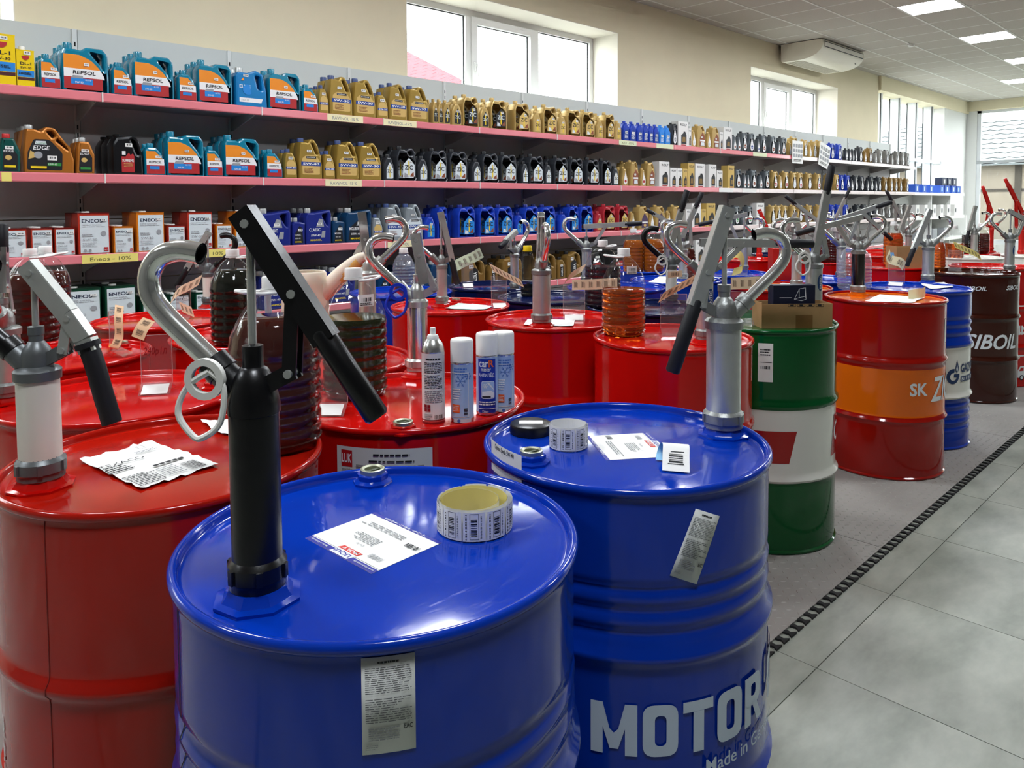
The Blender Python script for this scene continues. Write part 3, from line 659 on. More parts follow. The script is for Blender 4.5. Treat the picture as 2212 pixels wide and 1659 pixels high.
l = LB(); l.text('SIBOIL', 0, 0, .102, LETW, w=.37, bold=.02, shear=.3); wraplab('b7', 2082, 752, l, 'lettering', r=.287)
l = LB(); l.text('SIBOIL', 0, 0, .03, LETW, w=.13, bold=.02, shear=.3); wraplab('b7', 2084, 627, l, 'small_lettering', r=.287)
l = LB(); l.text('SIBOIL', 0, 0, .03, LETW, w=.13, bold=.02, shear=.3); wraplab('b7', 2174, 627, l, 'small_lettering', r=.287)
l = LB(); l.text('SINTEC', 0, 0, .07, LETW, w=.3, bold=.02); l.rect(-.05, -.16, .3, -.15, LETW); wraplab('b8', 2187, 724, l, 'lettering', r=.287)
# line drawn van on the striped red drum
l = LB(); l.poly([(0, .02), (0, .075), (.02, .105), (.16, .11), (.16, .02)], LETW); l.poly([(.012, .07), (.026, .095), (.05, .095), (.05, .07)], RED)
for cx in (.035, .12):
    l.poly([(cx+.02*cos(t*PI/8), .02+.02*sin(t*PI/8)) for t in range(16)], INK); l.poly([(cx+.012*cos(t*PI/8), .02+.012*sin(t*PI/8)) for t in range(16)], LETW)
wraplab('b8', 2198, 822, l, 'van_drawing', r=.287)
l = LB(); l.rect(0, 0, .24, .05, mat('label_strip_grey', '9aa0a2', .6)); l.text('25 MANNOL MOLIBDEN', .03, .018, .016, INK, w=.17, bold=.02); wraplab('d4', 1172, 672, l, 'label')
l = LB(); l.rect(0, 0, .10, .12, LUKG); l.lines(.01, .01, .09, .11, 9, INK, .3, .6, 8); wraplab('c2', 372, 800, l, 'label') if False else None
l = LB(); l.rect(0, 0, .12, .05, LUKG); l.lines(.01, .01, .11, .04, 3, INK, .3, .5, 8); wraplab('d2', 480, 800, l, 'label')
# side seams
for k, px in (('a1', 388), ('b1', 108)):
    q = MB(); c = DR[k].location; d = ray(px, 1480); o2 = Vector((CAMP.x-c.x, CAMP.y-c.y)); dd = Vector((d.x, d.y)); A = dd.dot(dd); B = 2*o2.dot(dd); Cc = o2.dot(o2)-.286**2; tt = (-B-math.sqrt(max(B*B-4*A*Cc, 0)))/(2*A); a = math.atan2(CAMP.y+d.y*tt-c.y, CAMP.x+d.x*tt-c.x)
    pf = [p for p in prof_body(((.60, .72, .04),) if k == 'a1' else None) if p[1] > .02]; vs = []
    for r, z in pf: vs += [((r+.0004)*cos(a-.004), (r+.0004)*sin(a-.004), z), ((r+.0012)*cos(a), (r+.0012)*sin(a), z), ((r+.0004)*cos(a+.004), (r+.0004)*sin(a+.004), z)]
    q.add(vs, [(3*i+j, 3*i+j+1, 3*i+j+4, 3*i+j+3) for i in range(len(pf)-1) for j in (0, 1)], mat('seam_dark', '081030', .5) if k == 'a1' else mat('seam_red', '7a0c06', .5)); q.build('seam', DR[k])

# ------------------------------------------------------------------ hand pumps
def pump(drumkey, px, py, lab, s=1, yaw=0, hc=.235, r=.0335, zr=.475, ang=-70, ln=.34, cyl=None, head=None, leverm=None, spoutm=None, grip=RUBBER, gl=.12, fat=1., sp=1., flange=None, link=True, hook=None, curved=False, dome=False, logo=False, base=None, spyaw=None, gripch=True, collar=None, fluted=False):
    cyl = cyl or STEEL; head = head or CASTM; leverm = leverm or STEEL; spoutm = spoutm or CHROME; collar = collar or head
    P = atz(px, py, ZT) if base is None else Vector(base)
    u = Vector((RV.x, RV.y, 0)).normalized()*s; u = Matrix.Rotation(math.radians(yaw), 3, 'Z') @ u; a = math.atan2(u.y, u.x)
    t = thing('hand_pump', lab, 'hand pump', (P.x, P.y, ZT), a, 'hand pumps fitted to the drums')
    # local x = spout side, lever on -x
    fl = flange or BLUE
    q = MB(); q.lathe([(.056, 0), (.056, .004), (.046, .006), (.041, .012), (.038, .018), (.0, .018)], fl, 8); q.build('bung_flange', t, ang=25)
    q = MB(); rr = r*1.12; q.lathe([(.0, .0185), (rr, .0185), (rr*.98, .026), (rr*1.0, .028), (rr*1.05, .03), (rr*1.05, .048), (rr*.97, .052), (r, .055), (r, .056)], collar, 28)
    for k in range(6):
        b_ = k*PI/3; q.obox((rr*1.05*cos(b_), rr*1.05*sin(b_), .039), (.003*cos(b_), .003*sin(b_), 0), (-.004*sin(b_), .004*cos(b_), 0), (0, 0, .009), collar)
    q.build('collar', t, ang=30)
    q = MB()
    if fluted:
        pr_ = [(r, .05), (r, hc)]; vs = []; n = 40
        for i in range(n):
            rr_ = r*(1 if i % 2 else .93); vs += [(rr_*cos(2*PI*i/n), rr_*sin(2*PI*i/n), .05), (rr_*cos(2*PI*i/n), rr_*sin(2*PI*i/n), hc)]
        q.add(vs, [(2*i, 2*((i+1) % n), 2*((i+1) % n)+1, 2*i+1) for i in range(n)], cyl)
    else: q.lathe([(r, .05), (r, hc)], cyl, 36)
    q.build('cylinder', t)
    if logo:
        l = LB(); l.poly([(.016*cos(k*PI/12), .035*sin(k*PI/12)) for k in range(24)], mat('logo_blue', '20406e', .4)); l.text('SINTEC', .006, -.028, .012, LETW, w=.056, bold=.02, rot=PI/2)
        o = obj('emblem', l.mesh('emblem', wrap=r+.0006, cut=.008), t, (0, 0, hc-.06)); o.rotation_euler = (0, 0, (-AL-.55)*0-a+math.atan2(-F.y, -F.x)+PI/2+.5)
    q = MB()
    if dome: q.lathe([(r, hc-.001), (r*1.04, hc), (r*1.04, hc+.012), (r*.99, hc+.02), (r*.85, hc+.04), (r*.6, hc+.055), (r*.45, hc+.058), (r*.42, hc+.06), (r*.42, hc+.085), (.006, hc+.087)], head, 28)
    else: q.lathe([(r, hc-.001), (r*1.1, hc), (r*1.12, hc+.016), (r*1.0, hc+.02), (r*.72, hc+.024), (r*.72, hc+.045), (r*.62, hc+.055), (r*.4, hc+.066), (r*.34, hc+.068), (r*.34, hc+.078), (r*.38, hc+.08), (r*.38, hc+.094), (.006, hc+.095)], head, 28)
    hz = hc+.03
    sy = math.radians(spyaw or 0); E = lambda x, z, y=0: Vector((x*cos(sy)-y*sin(sy), x*sin(sy)+y*cos(sy), z))
    q.tube([E(.012, hz-.008), E(.052, hz+.03)], [.017*fat, .0165*fat], head, 16)
    hd = q.build('pump_head', t, ang=32)
    # spout
    k_ = .016*fat
    path = [E(.043, hz+.022), E(.08, hz+.056), E(.118*sp, hz+.092*sp), E(.136*sp, hz+.118*sp), E(.137*sp, hz+.145*sp), E(.122*sp, hz+.166*sp), E(.095*sp, hz+.174*sp), E(.066*sp, hz+.170*sp)]
    q = MB(); q.tube(path, .0125*fat, spoutm, 16, caps=False, smooth=5); q.tube(path[::-1], .0105*fat, mat('spout_inside', '2a2b2c', .5), 12, caps=False, smooth=3); q.build('spout', t, ang=60)
    q = MB(); q.tube([E(.040, hz+.019), E(.055, hz+.034)], .0185*fat, collar if spoutm is not BLACKP else BLACKP, 18); q.build('spout_nut', t, ang=40)
    # fulcrum bracket and link
    bx, bz = -.052, hc+.052
    q = MB()
    for yy in (-.008, .008): q.obox(((bx)/2-.004, yy, (hc+.03+bz)/2), (abs(bx)/2+.002, 0, -(bz-hc-.03)/2-.004), (0, .002, 0), (.004, 0, .010), head)
    q.build('bracket', t, ang=30)
    A0 = math.radians(ang); dv = Vector((-cos(A0), 0, sin(A0))); nv = Vector((sin(A0), 0, cos(A0))); piv = Vector((0, 0, zr))
    # lever: U channel
    st = -.018; en = ln-gl if gripch else ln; W_ = .012; Hh = .014
    q = MB()
    if curved:
        cp = [piv+dv*st, piv+dv*(ln*.33), piv+dv*(ln*.52)+nv*(-.004), piv+dv*en+nv*(-.012)]
    else: cp = [piv+dv*st, piv+dv*en]
    for i in range(len(cp)-1):
        p0, p1 = cp[i], cp[i+1]; d_ = (p1-p0); n_ = Vector((-d_.z, 0, d_.x)).normalized()
        if n_.dot(nv) < 0: n_ = -n_
        q.obox((p0+p1)/2+n_*Hh, d_/2, (0, W_, 0), n_*.0013, leverm)
        for yy in (-W_, W_): q.obox((p0+p1)/2+Vector((0, yy, 0)), d_/2, (0, .0013, 0), n_*Hh, leverm)
    lv = q.build('lever', t, ang=30)
    if gl and gripch:
        gd = (cp[-1]-cp[-2]).normalized(); g0 = cp[-1]-gd*.015; q = MB()
        g1 = g0+gd*(gl+.015)
        if curved: g1 = g1+Vector((0, 0, -.02)); q.tube([g0, g0+gd*gl*.35, g0+gd*gl*.75+Vector((0, 0, -.012)), g1], .0175, grip, 8, smooth=3); q.tube([g0-gd*.002, g0+gd*.008], .0215, grip, 12)
        else: q.tube([g0, g0+gd*.004, g1-gd*.004, g1], [.0135, .0155, .0155, .0125], grip, 16)
        q.build('grip', lv, ang=50)
    fp = ln*.36; lp = piv+dv*fp
    if link:
        q = MB(); d_ = Vector((bx, 0, bz))-lp
        for yy in (-.0095, .0095): q.obox((lp+Vector((bx, 0, bz)))/2+Vector((0, yy, 0)), d_/2+d_.normalized()*.006, (0, .0018, 0), Vector((-d_.z, 0, d_.x)).normalized()*.009, leverm if leverm is not CHROME else STEEL)
        q.build('link', t, ang=30)
    q = MB(); q.tube([(0, 0, hc+.06), (0, 0, zr)], .0055, STEEL, 12); q.build('piston_rod', t)
    if 'bolt' not in DB:
        q = MB(); q.tube([(0, -.0155, 0), (0, .0155, 0)], .0055, STEEL, 10); DB['bolt'] = q.mesh('bolt', ang=40)
    for p in (piv, lp, Vector((bx, 0, bz))): obj('bolt', DB['bolt'], t, p)
    if hook:
        q = MB(); c = E(.045, hz+.018); g = -.024*s; q.tube([c+Vector((.0, g, .008)), c+Vector((-.018, g, -.012)), c+Vector((-.014, g*1.1, -.055)), c+Vector((.008, g*1.2, -.074)), c+Vector((.022, g*1.2, -.072)), c+Vector((.042, g*1.1, -.045)), c+Vector((.03, g, -.012)), c+Vector((.0, g, .008))], .004, hook, 8, smooth=4)
        q.lathe([(.017, -.004), (.026, -.004), (.026, .004), (.017, .004), (.017, -.004)], hook, 20, caps=False, c=tuple(c+Vector((.006, g, -.002))), T=Matrix.Rotation(PI/2, 3, 'X')); q.build('hose_hook', t)
    return t
CREAM = mat('cream_plastic', 'ece8dc', .4); GREYC = mat('grey_cast_head', '6f7374', .4, .5); REDM = mat('red_painted_steel', 'c8231c', .3); BLKM = mat('black_painted_steel', '101113', .3, .1)
HOOKW = mat('white_hook_plastic', 'f2f1ea', .35); HOOKB = mat('blue_hook_plastic', '1838c8', .35)
pump('a1', 558, 1290, 'black hand pump with chrome hooked spout on the nearest blue drum', s=-1, hc=.24, r=.031, zr=.478, ang=-56, ln=.29, cyl=BLACKP, head=BLACKP, leverm=BLACKP, grip=BLACKP, spoutm=CHROME, gl=.115, dome=True, hook=HOOKW, fat=1.12, collar=BLACKP, yaw=-8)
pump('a2', 1562, 938, 'steel hand pump with lever hanging down on the lettered blue drum', s=1, hc=.232, r=.0365, zr=.475, ang=-71, ln=.355, gl=.15, yaw=8)
pump('b1', 90, 1050, 'hand pump with cream cylinder on the big left red drum', s=-1, hc=.195, r=.0345, zr=.385, ang=-52, ln=.285, cyl=CREAM, head=GREYC, leverm=STEEL, spoutm=BLACKP, gl=.115, flange=RED, curved=True, fat=1.2)
pump('c1', 14, 868, 'steel hand pump cut off by the left edge of the view', s=1, hc=.175, r=.036, zr=.30, ang=84, ln=.16, gl=.06, flange=RED, leverm=CHROME, yaw=-70, fat=1.2)
pump('e1', 452, 664, 'small hand pump with white cylinder and black bent spout', s=1, hc=.155, r=.028, zr=.36, ang=-58, ln=.30, cyl=CREAM, head=GREYC, spoutm=BLACKP, flange=RED, fat=1.1, gl=.1)
pump('c2', 795, 752, 'steel hand pump with upright lever behind the dark green jug', s=1, hc=.25, r=.030, zr=.33, ang=84, ln=.15, gl=0, gripch=False, leverm=CHROME, flange=RED, head=STEEL, yaw=15)
pump('b2', 903, 812, 'chrome hand pump with a blue hook behind the spray cans', s=-1, hc=.205, r=.0295, zr=.40, ang=-80, ln=.13, gl=0, gripch=False, cyl=CHROME, leverm=CHROME, flange=RED, hook=HOOKB, head=STEEL)
pump('d3', 955, 662, 'steel hand pump with black grip on the green sheet drum', s=-1, hc=.19, r=.0265, zr=.45, ang=-77, ln=.35, gl=.12, flange=RED, yaw=20)
pump('c3', 1170, 704, 'plain steel pump with spout turned to the camera', s=1, hc=.215, r=.037, zr=.45, ang=-78, ln=.2, gl=0, gripch=False, yaw=-82, flange=RED, leverm=STEEL)
pump('d4', 1112, 630, 'steel hand pump with short lever beside the yellow capped bottle', s=1, hc=.2, r=.025, zr=.34, ang=-28, ln=.16, gl=.06, yaw=55, flange=NAVY)
pump('d8', 1267, 616, 'fluted steel pump with level lever above the purple jug', s=-1, hc=.21, r=.03, zr=.365, ang=3, ln=.34, gl=.09, flange=BLUE, fluted=True, yaw=-5)
pump('c4', 1450, 656, 'hand pump with white cylinder and long black bent spout', s=-1, hc=.175, r=.027, zr=.30, ang=74, ln=.28, cyl=CREAM, head=GREYC, spoutm=BLACKP, flange=NAVY, gl=.1, fat=1.15, hook=HOOKW)
pump('b3', 1522, 742, 'steel pump with level lever and emblem behind the lettered drum', s=-1, hc=.225, r=.029, zr=.362, ang=-1, ln=.385, gl=.125, flange=RED, logo=True)
pump('b4', 1757, 692, 'steel pump with upright lever and white hook behind the cardboard box', s=-1, hc=.225, r=.034, zr=.265, ang=80, ln=.40, gl=.11, flange=GREEN, hook=HOOKW, logo=True)
pump('b5', 1853, 637, 'dark polished pump with sloping level lever on the orange top', s=1, hc=.225, r=.034, zr=.42, ang=-14, ln=.35, gl=.1, flange=ORANGE, cyl=mat('dark_polished_steel', '6e6b69', .12, 1))
pump('b6', 2004, 611, 'steel pump with hanging lever on the blue and white drum', s=1, hc=.205, r=.033, zr=.44, ang=-68, ln=.36, gl=.11, flange=BLUE)
pump('b7', 2180, 588, 'steel pump with emblem on the brown drum', s=-1, hc=.215, r=.031, zr=.43, ang=-30, ln=.3, gl=.09, flange=BROWN, logo=True)
pump('e5', 1640, 559, 'red hand pump near the shelves', s=-1, hc=.17, r=.024, zr=.43, ang=-66, ln=.34, cyl=REDM, head=REDM, leverm=REDM, grip=REDM, flange=RED, gl=.08)
pump('d6', 1607, 588, 'steel pump with raised level lever behind the sheet covered drum', s=1, hc=.19, r=.027, zr=.42, ang=-12, ln=.34, gl=.1, flange=BLUE)
pump('d5', 1475, 608, 'steel pump with tall upright black grip on the sheet covered drum', s=-1, hc=.19, r=.028, zr=.3, ang=66, ln=.30, gl=.1, flange=BLUE)
pump('d7', 1762, 569, 'steel pump between the dark jugs', s=1, hc=.19, r=.028, zr=.36, ang=38, ln=.33, gl=.1, flange=RED)
pump('c7', 1906, 580, 'steel pump behind the open cardboard box', base=(6.05, 2.33, 0), s=-1, hc=.19, r=.028, zr=.44, ang=-42, ln=.34, gl=.08, flange=RED)
pump('c6', 1816, 604, 'steel pump with spread levers behind the empty clear jug', s=-1, hc=.2, r=.028, zr=.40, ang=18, ln=.34, gl=.1, flange=BLUE)
pump('c8', 2104, 553, 'steel pump with hanging dark grip on the white drum', s=1, hc=.2, r=.029, zr=.45, ang=-76, ln=.34, gl=.12, flange=WHITE)
pump('c9', 2141, 545, 'slim red pump with tall red lever', s=1, hc=.22, r=.019, zr=.38, ang=70, ln=.3, gl=.06, cyl=REDM, head=REDM, leverm=REDM, grip=REDM, flange=RED)
pump('c10', 2206, 553, 'red pump at the right edge of the view', s=1, hc=.22, r=.025, zr=.4, ang=62, ln=.36, gl=.06, cyl=REDM, head=REDM, leverm=REDM, grip=REDM, flange=WHITE)
pump('d9', 1962, 556, 'steel pump with reddish lever in the fourth row', s=1, hc=.19, r=.027, zr=.46, ang=-70, ln=.36, gl=.1, flange=RED)
pump('e4', 1445, 582, 'steel pump with thin lever beside the amber jugs', s=1, hc=.16, r=.025, zr=.36, ang=30, ln=.2, gl=.06, flange=BLUE)
pump('c5', 1720, 624, 'steel pump on the orange top behind the green drum', s=-1, hc=.2, r=.028, zr=.38, ang=-70, ln=.30, gl=.1, flange=ORANGE)
pump('d10', 1990, 548, 'steel pump in the fourth row by the low white shelves', s=1, hc=.19, r=.026, zr=.36, ang=60, ln=.3, gl=.1, flange=RED, base=(8.05, 2.7, 0))
pump('e6', 1735, 552, 'steel pump on the navy drum beside the shelves', s=1, hc=.19, r=.026, zr=.40, ang=-60, ln=.32, gl=.1, flange=NAVY, base=(7.05, 3.32, 0))
pump('e7', 1820, 545, 'steel pump on the far blue drum beside the shelves', s=-1, hc=.19, r=.026, zr=.36, ang=65, ln=.34, gl=.12, flange=BLUE, base=(8.0, 3.32, 0))
pump('b9', 2212, 545, 'steel pump with black grip behind the white drums', s=-1, hc=.19, r=.026, zr=.36, ang=70, ln=.34, gl=.12, flange=RED, base=(9.0, 1.75, 0))
# ------------------------------------------------------------------ PET jugs of oil
def liq(name, col, dens):
    """oil: coloured clear liquid"""
    if name in MATS: return MATS[name]
    m = mat(name, col, .03, trans=dens, ior=1.3, spec=.3); return m
DARKOIL = mat('dark_brown_oil', '3c1007', .05, ior=1.4); BLACKOIL = mat('black_green_oil', '0d1006', .06, ior=1.35); GREENOIL = mat('olive_oil', '20240a', .05, ior=1.4)
AMBER = liq('amber_oil', 'e0661a', .75); PURPLE = mat('purple_oil', '2a1a26', .06, trans=.2, ior=1.35); HONEY = liq('honey_oil', 'c9680f', .6); REDOIL = mat('red_brown_oil', '5a1408', .06, trans=.35, ior=1.35)
CAPW = mat('white_cap', 'f4f3ef', .4)
def jug_prof(R, H, off=0, top=None, nr=7):
    p = [(0., off), (R*.8, off), (R*.94-off, .006+off), (R-off, .02)]
    zb = H*.60; n = nr*6
    for i in range(n+1):
        z = .022+(zb-.022)*i/n; ph = i % 6; r = R-off-(.0030 if ph in (0,) else (.0016 if ph in (1, 5) else 0))
        p.append((r, z))
    for k in range(1, 9):
        u = k/8; z = zb+(H*.88-zb)*u; r = .020+(R-.020)*(cos(u*PI/2)**.75 if u < 1 else 0)*(1-.12*sin(u*PI)); p.append((max(r-off, .019), z))
    if top is not None:
        q = []
        for r, z in p:
            if z >= top: q.append((r, top)); break
            q.append((r, z))
        return q+[(0., top)]
    return p+[(.0195, H*.895)]
JM = {}
def jug(px, py, lab, R, H, liqm, level, capm=None, handle=True, base=None, ha=.4, nr=7, sticker=False, group='clear plastic jugs of oil'):
    P = atz(px, py, ZT) if base is None else Vector(base)
    t = thing('oil_jug', lab, 'jug', (P.x, P.y, ZT+.0005), 0, group)
    q = MB(); q.lathe(jug_prof(R, H, nr=nr), PET if liqm else PETE, 48)
    q.v = [(x*(1+pk), y*(1+pk), z) for x, y, z in q.v for pk in [.035*cos(10*math.atan2(y, x))*max(0, min(1, (z-H*.64)/(H*.1)))*max(0, min(1, (H*.86-z)/(H*.05)))]]
    q.build('bottle', t, ang=70)
    if liqm: q = MB(); q.lathe(jug_prof(R, H, .0016, level*H, nr), liqm, 36); q.build('oil', t, ang=70)
    q = MB(); zt = H*.905; cr = .0235
    vs = [(0, zt+.024), (cr*.93, zt+.024), (cr, zt+.021), (cr, zt+.003), (cr*1.0, zt)]; q.lathe(vs[::-1]+[], capm or CAPW, 36)
    q.lathe([(cr*.9, zt-.006), (cr*1.12, zt-.006), (cr*1.12, zt-.001), (cr*.9, zt-.001), (cr*.9, zt-.006)], capm or CAPW, 30); q.build('cap', t, ang=35)
    if handle:
        q = MB(); d = Vector((cos(ha), sin(ha), 0)); n = Vector((-sin(ha), cos(ha), 0)); z = Vector((0, 0, zt-.008))
        q.tube([z+n*.024, z+d*.03+n*.026, z+d*.062+n*.02+Vector((0, 0, .004)), z+d*.075+Vector((0, 0, .006)), z+d*.062-n*.02+Vector((0, 0, .004)), z+d*.03-n*.026, z-n*.024], .0035, capm or CAPW, 8, smooth=4); q.build('carry_handle', t)
    if sticker:
        l = LB(); l.rect(-.022, 0, .022, .03, PAPER); l.bars(-.014, .012, .014, .022, INK, 10); l.lines(-.018, .002, .018, .01, 2, INK, .2, .5)
        o = obj('price_sticker', l.mesh('sticker', wrap=R*.80, cut=.01), t, (0, 0, H*.70)); v = CAMP-P; o.rotation_euler = (0, 0, math.atan2(v.y, v.x)+PI/2+.5)
    return t
jug(598, 962, 'large jug of dark brown oil behind the black pump', .093, .365, DARKOIL, .74, ha=2.9)
jug(768, 852, 'jug of dark olive oil with price sticker behind the black lever', .085, .345, GREENOIL, .60, ha=-.1, sticker=True)
jug(507, 742, 'nearly black jug under the orange tin corner', .082, .355, BLACKOIL, .76, ha=.0)
jug(72, 742, 'brown oil jug behind the cream cylinder pump', .088, .36, DARKOIL, .72, ha=-.3)
jug(104, 725, 'brown oil jug standing just behind its twin at the left edge', .085, .36, DARKOIL, .70, ha=-.3)
jug(1347, 722, 'half full jug of clear amber oil on the red drum', .084, .34, AMBER, .52, ha=2.3, sticker=True)
jug(1302, 664, 'jug of purple black oil behind the amber one', .088, .335, PURPLE, .60, ha=-.3)
jug(1368, 588, 'left one of the two amber jugs in front of the gold jugs', .077, .33, HONEY, .72, ha=0)
jug(1412, 588, 'right one of the two amber jugs in front of the gold jugs', .077, .33, HONEY, .74, ha=0)
jug(1845, 626, 'empty clear ribbed jug on the orange topped drum', .092, .29, None, 0, capm=mat('steel_cap', 'b0b0ae', .4, .6), handle=False, nr=8)
jug(1938, 578, 'amber jug standing behind the open cardboard box', .075, .36, AMBER, .72, base=(6.40, 2.20, 0), ha=0)
jug(2029, 583, 'small bottle of amber oil on the brown drum', .042, .235, AMBER, .92, handle=False, nr=5)
jug(2080, 545, 'jug of amber oil on the white drum', .078, .3, AMBER, .45, handle=False, base=(7.62, 2.1, 0))
jug(2124, 545, 'jug of black oil on the far red drum', .078, .3, BLACKOIL, .62, handle=False, base=(8.28, 2.14, 0))
jug(2155, 545, 'jug of red brown oil beside the slim red pump', .078, .3, REDOIL, .66, handle=False, base=(8.45, 2.10, 0))
jug(1140, 640, 'small clear bottle with yellow cap', .04, .28, BLACKOIL, .25, capm=mat('yellow_cap', 'f2d411', .4), handle=False, nr=5)
jug(873, 640, 'empty ribbed clear jug among the blue drums', .062, .27, None, 0, handle=False, nr=8)
jug(1778, 565, 'left dark jug on the red drum behind the upright lever', .07, .3, REDOIL, .7, handle=False)
jug(1800, 568, 'right dark jug on the red drum behind the upright lever', .07, .3, DARKOIL, .68, handle=False)
jug(1518, 592, 'small bottle of dark red oil behind the level lever', .045, .25, REDOIL, .8, handle=False, base=(4.42, 2.82, 0), nr=5)

# ------------------------------------------------------------------ papers and small things on the near drums
def flatprint(name, lab, cat, l, px_o, px_x, z=ZT+.0007, thick=True):
    o = obj(name, l.mesh(name), None); a = atz(*px_o, z); c = atz(*px_x, z); lay(o, a, c-a); return tag(o, lab, cat)
LMB = mat('liqui_blue', '2a2f9a', .5); LMR = mat('liqui_red', 'd5352b', .5)
def lm_sheet(W, H):
    l = LB(.0001); l.slab(0, 0, W, H, PAPER, .0004); l.rect(0, H*.91, W, H, LMB); l.rect(0, 0, W, H*.05, LMB); l.rect(0, H*.893, W, H*.897, INK)
    l.poly([(W*.34, H*.87), (W*.60, H*.87), (W*.63, H*.99), (W*.37, H*.99)], LETW); l.poly([(W*.33, H*.80), (W*.60, H*.80), (W*.625, H*.875), (W*.35, H*.875)], LMR)
    l.text('LIQUI', W*.38, H*.89, H*.075, LMB, w=W*.22, bold=.02); l.text('MOLY', W*.36, H*.812, H*.05, LETW, w=W*.22, bold=.02)
    l.text('www.liqui-moly.de', W*.02, H*.935, H*.035, LETW, w=W*.28, bold=.01); l.text('Made in Germany', W*.70, H*.935, H*.035, LETW, w=W*.25, bold=.01)
    l.text('TOP TEC 4200', W*.2, H*.012, H*.03, LETW, w=W*.6, bold=.01)
    l.bars(W*.1, H*.72, W*.28, H*.8, INKG, 16, 4); l.lines(W*.4, H*.45, W*.75, H*.62, 6, INKG, .4, .4, 3); l.text('5W-40', W*.45, H*.66, H*.035, INKG); l.bars(W*.04, H*.28, W*.2, H*.36, INK, 10, 3); l.lines(W*.3, H*.2, W*.9, H*.3, 3, INKG, .2, .4, 6); return l
pts = [atz(*p, ZT) for p in ((953, 1168), (805, 1105), (672, 1167))]
flatprint('paper_label', 'white printed sheet with blue edges flat on the nearest blue drum', 'label sheet', lm_sheet((pts[1]-pts[0]).length, (pts[2]-pts[1]).length), (955, 1172), (805, 1105))
pts = [atz(*p, ZT) for p in ((1310, 994), (1266, 942), (1400, 934))]
flatprint('paper_label', 'white printed sheet with blue edges flat on the lettered blue drum', 'label sheet', lm_sheet((pts[1]-pts[0]).length, (pts[2]-pts[1]).length), (1266, 942), (1310, 994))
# crumpled sheet on the red drum
def sheet(name, lab, corners, m, prints, z=ZT, n=14, amp=.003, seed=2):
    """paper sheet with curled edge: grid between four pixel corners"""
    rn = random.Random(seed); C = [atz(*p, z) for p in corners]; q = MB(); vs = []
    ph = [rn.uniform(0, 6) for _ in range(4)]
    for j in range(n+1):
        for i in range(n+1):
            u, v = i/n, j/n; p = C[0]*(1-u)*(1-v)+C[1]*u*(1-v)+C[2]*u*v+C[3]*(1-u)*v; e = min(u, 1-u, v, 1-v)
            k = amp*(.5+.5*sin(u*9+ph[0]))*(.5+.5*sin(v*7+ph[1]))+(.006*rn.random() if e == 0 else 0)
            if e == 0: p = p+Vector((rn.uniform(-.002, .002), rn.uniform(-.002, .002), 0))
            vs.append((p.x, p.y, z+.0012+k))
    q.add(vs, [(j*(n+1)+i, j*(n+1)+i+1, (j+1)*(n+1)+i+1, (j+1)*(n+1)+i) for j in range(n) for i in range(n)], m)
    t = thing(name, lab, 'paper sheet'); q.build('sheet', t, ang=80)
    if prints:
        a, c = Vector((C[0].x, C[0].y, z+.0045)), Vector((C[1].x, C[1].y, z+.0045)); o = obj('printed_text', prints((C[1]-C[0]).length, (C[3]-C[0]).length).mesh('printed_text', fn=None), t); lay(o, a, c-a)
    return t
def cr(W, H):
    l = LB(.0001); l.lines(W*.05, H*.04, W*.42, H*.32, 9, INK, .3, .4, 1); l.lines(W*.45, H*.08, W*.68, H*.3, 6, INKG, .4, .4, 2); l.lines(W*.05, H*.45, W*.35, H*.62, 4, INK, .3, .5, 3); l.text('TEXACO', W*.06, H*.62, H*.06, INK); l.bars(W*.72, H*.06, W*.92, H*.26, INK, 14, 4); l.lines(W*.5, H*.34, W*.9, H*.4, 1, INK, .2, .6, 5); l.frame(W*.75, H*.84, W*.84, H*.93, .001, INK); l.lines(W*.62, H*.74, W*.9, H*.8, 2, INKG, .2, .5, 9); return l
sheet('paper_label', 'crumpled white label sheet on the big left red drum', ((303, 1061), (471, 1008), (330, 955), (170, 997)), PAPER, cr, amp=.0015)
sheet('paper_note', 'small torn paper note beside the white pump hook', ((470, 938), (520, 945), (500, 912), (432, 912)), PAPER, None, amp=.002, n=6)
sheet('paper_label', 'white label sheet under the plain steel pump', ((1130, 704), (1238, 707), (1243, 694), (1140, 692)), PAPER, None, amp=.0003, n=4)
sheet('paper_label', 'green striped label sheet on the red drum with black grip pump', ((960, 668), (1045, 671), (1066, 663), (990, 657)), mat('green_white_sheet', 'd6ead9', .6), None, amp=.0003, n=4)
sheet('paper_label', 'white sheet draped over the middle blue drum', ((1400, 612), (1530, 614), (1560, 600), (1430, 596)), PAPER, None, amp=.001, n=6)
sheet('paper_label', 'white sheet on the orange topped drum', ((1868, 653), (1972, 655), (1998, 644), (1900, 638)), PAPER, None, amp=.0005, n=6)
sheet('paper_label', 'white sheet on the orange top behind the green drum', ((1650, 626), (1730, 629), (1760, 617), (1690, 613)), PAPER, None, amp=.0005, n=4)
sheet('paper_label', 'pale sheet on the blue and white drum', ((2010, 626), (2060, 621), (2040, 611), (1990, 615)), PAPER, None, amp=.001, n=4)
YEL = mat('yellow_backing', 'f3e389', .6); CRM = mat('cream_strip', 'f0dcb8', .6); PCH = mat('peach_strip', 'f0c79a', .6); BLB = mat('pale_blue_backing', '8ec6e8', .6)
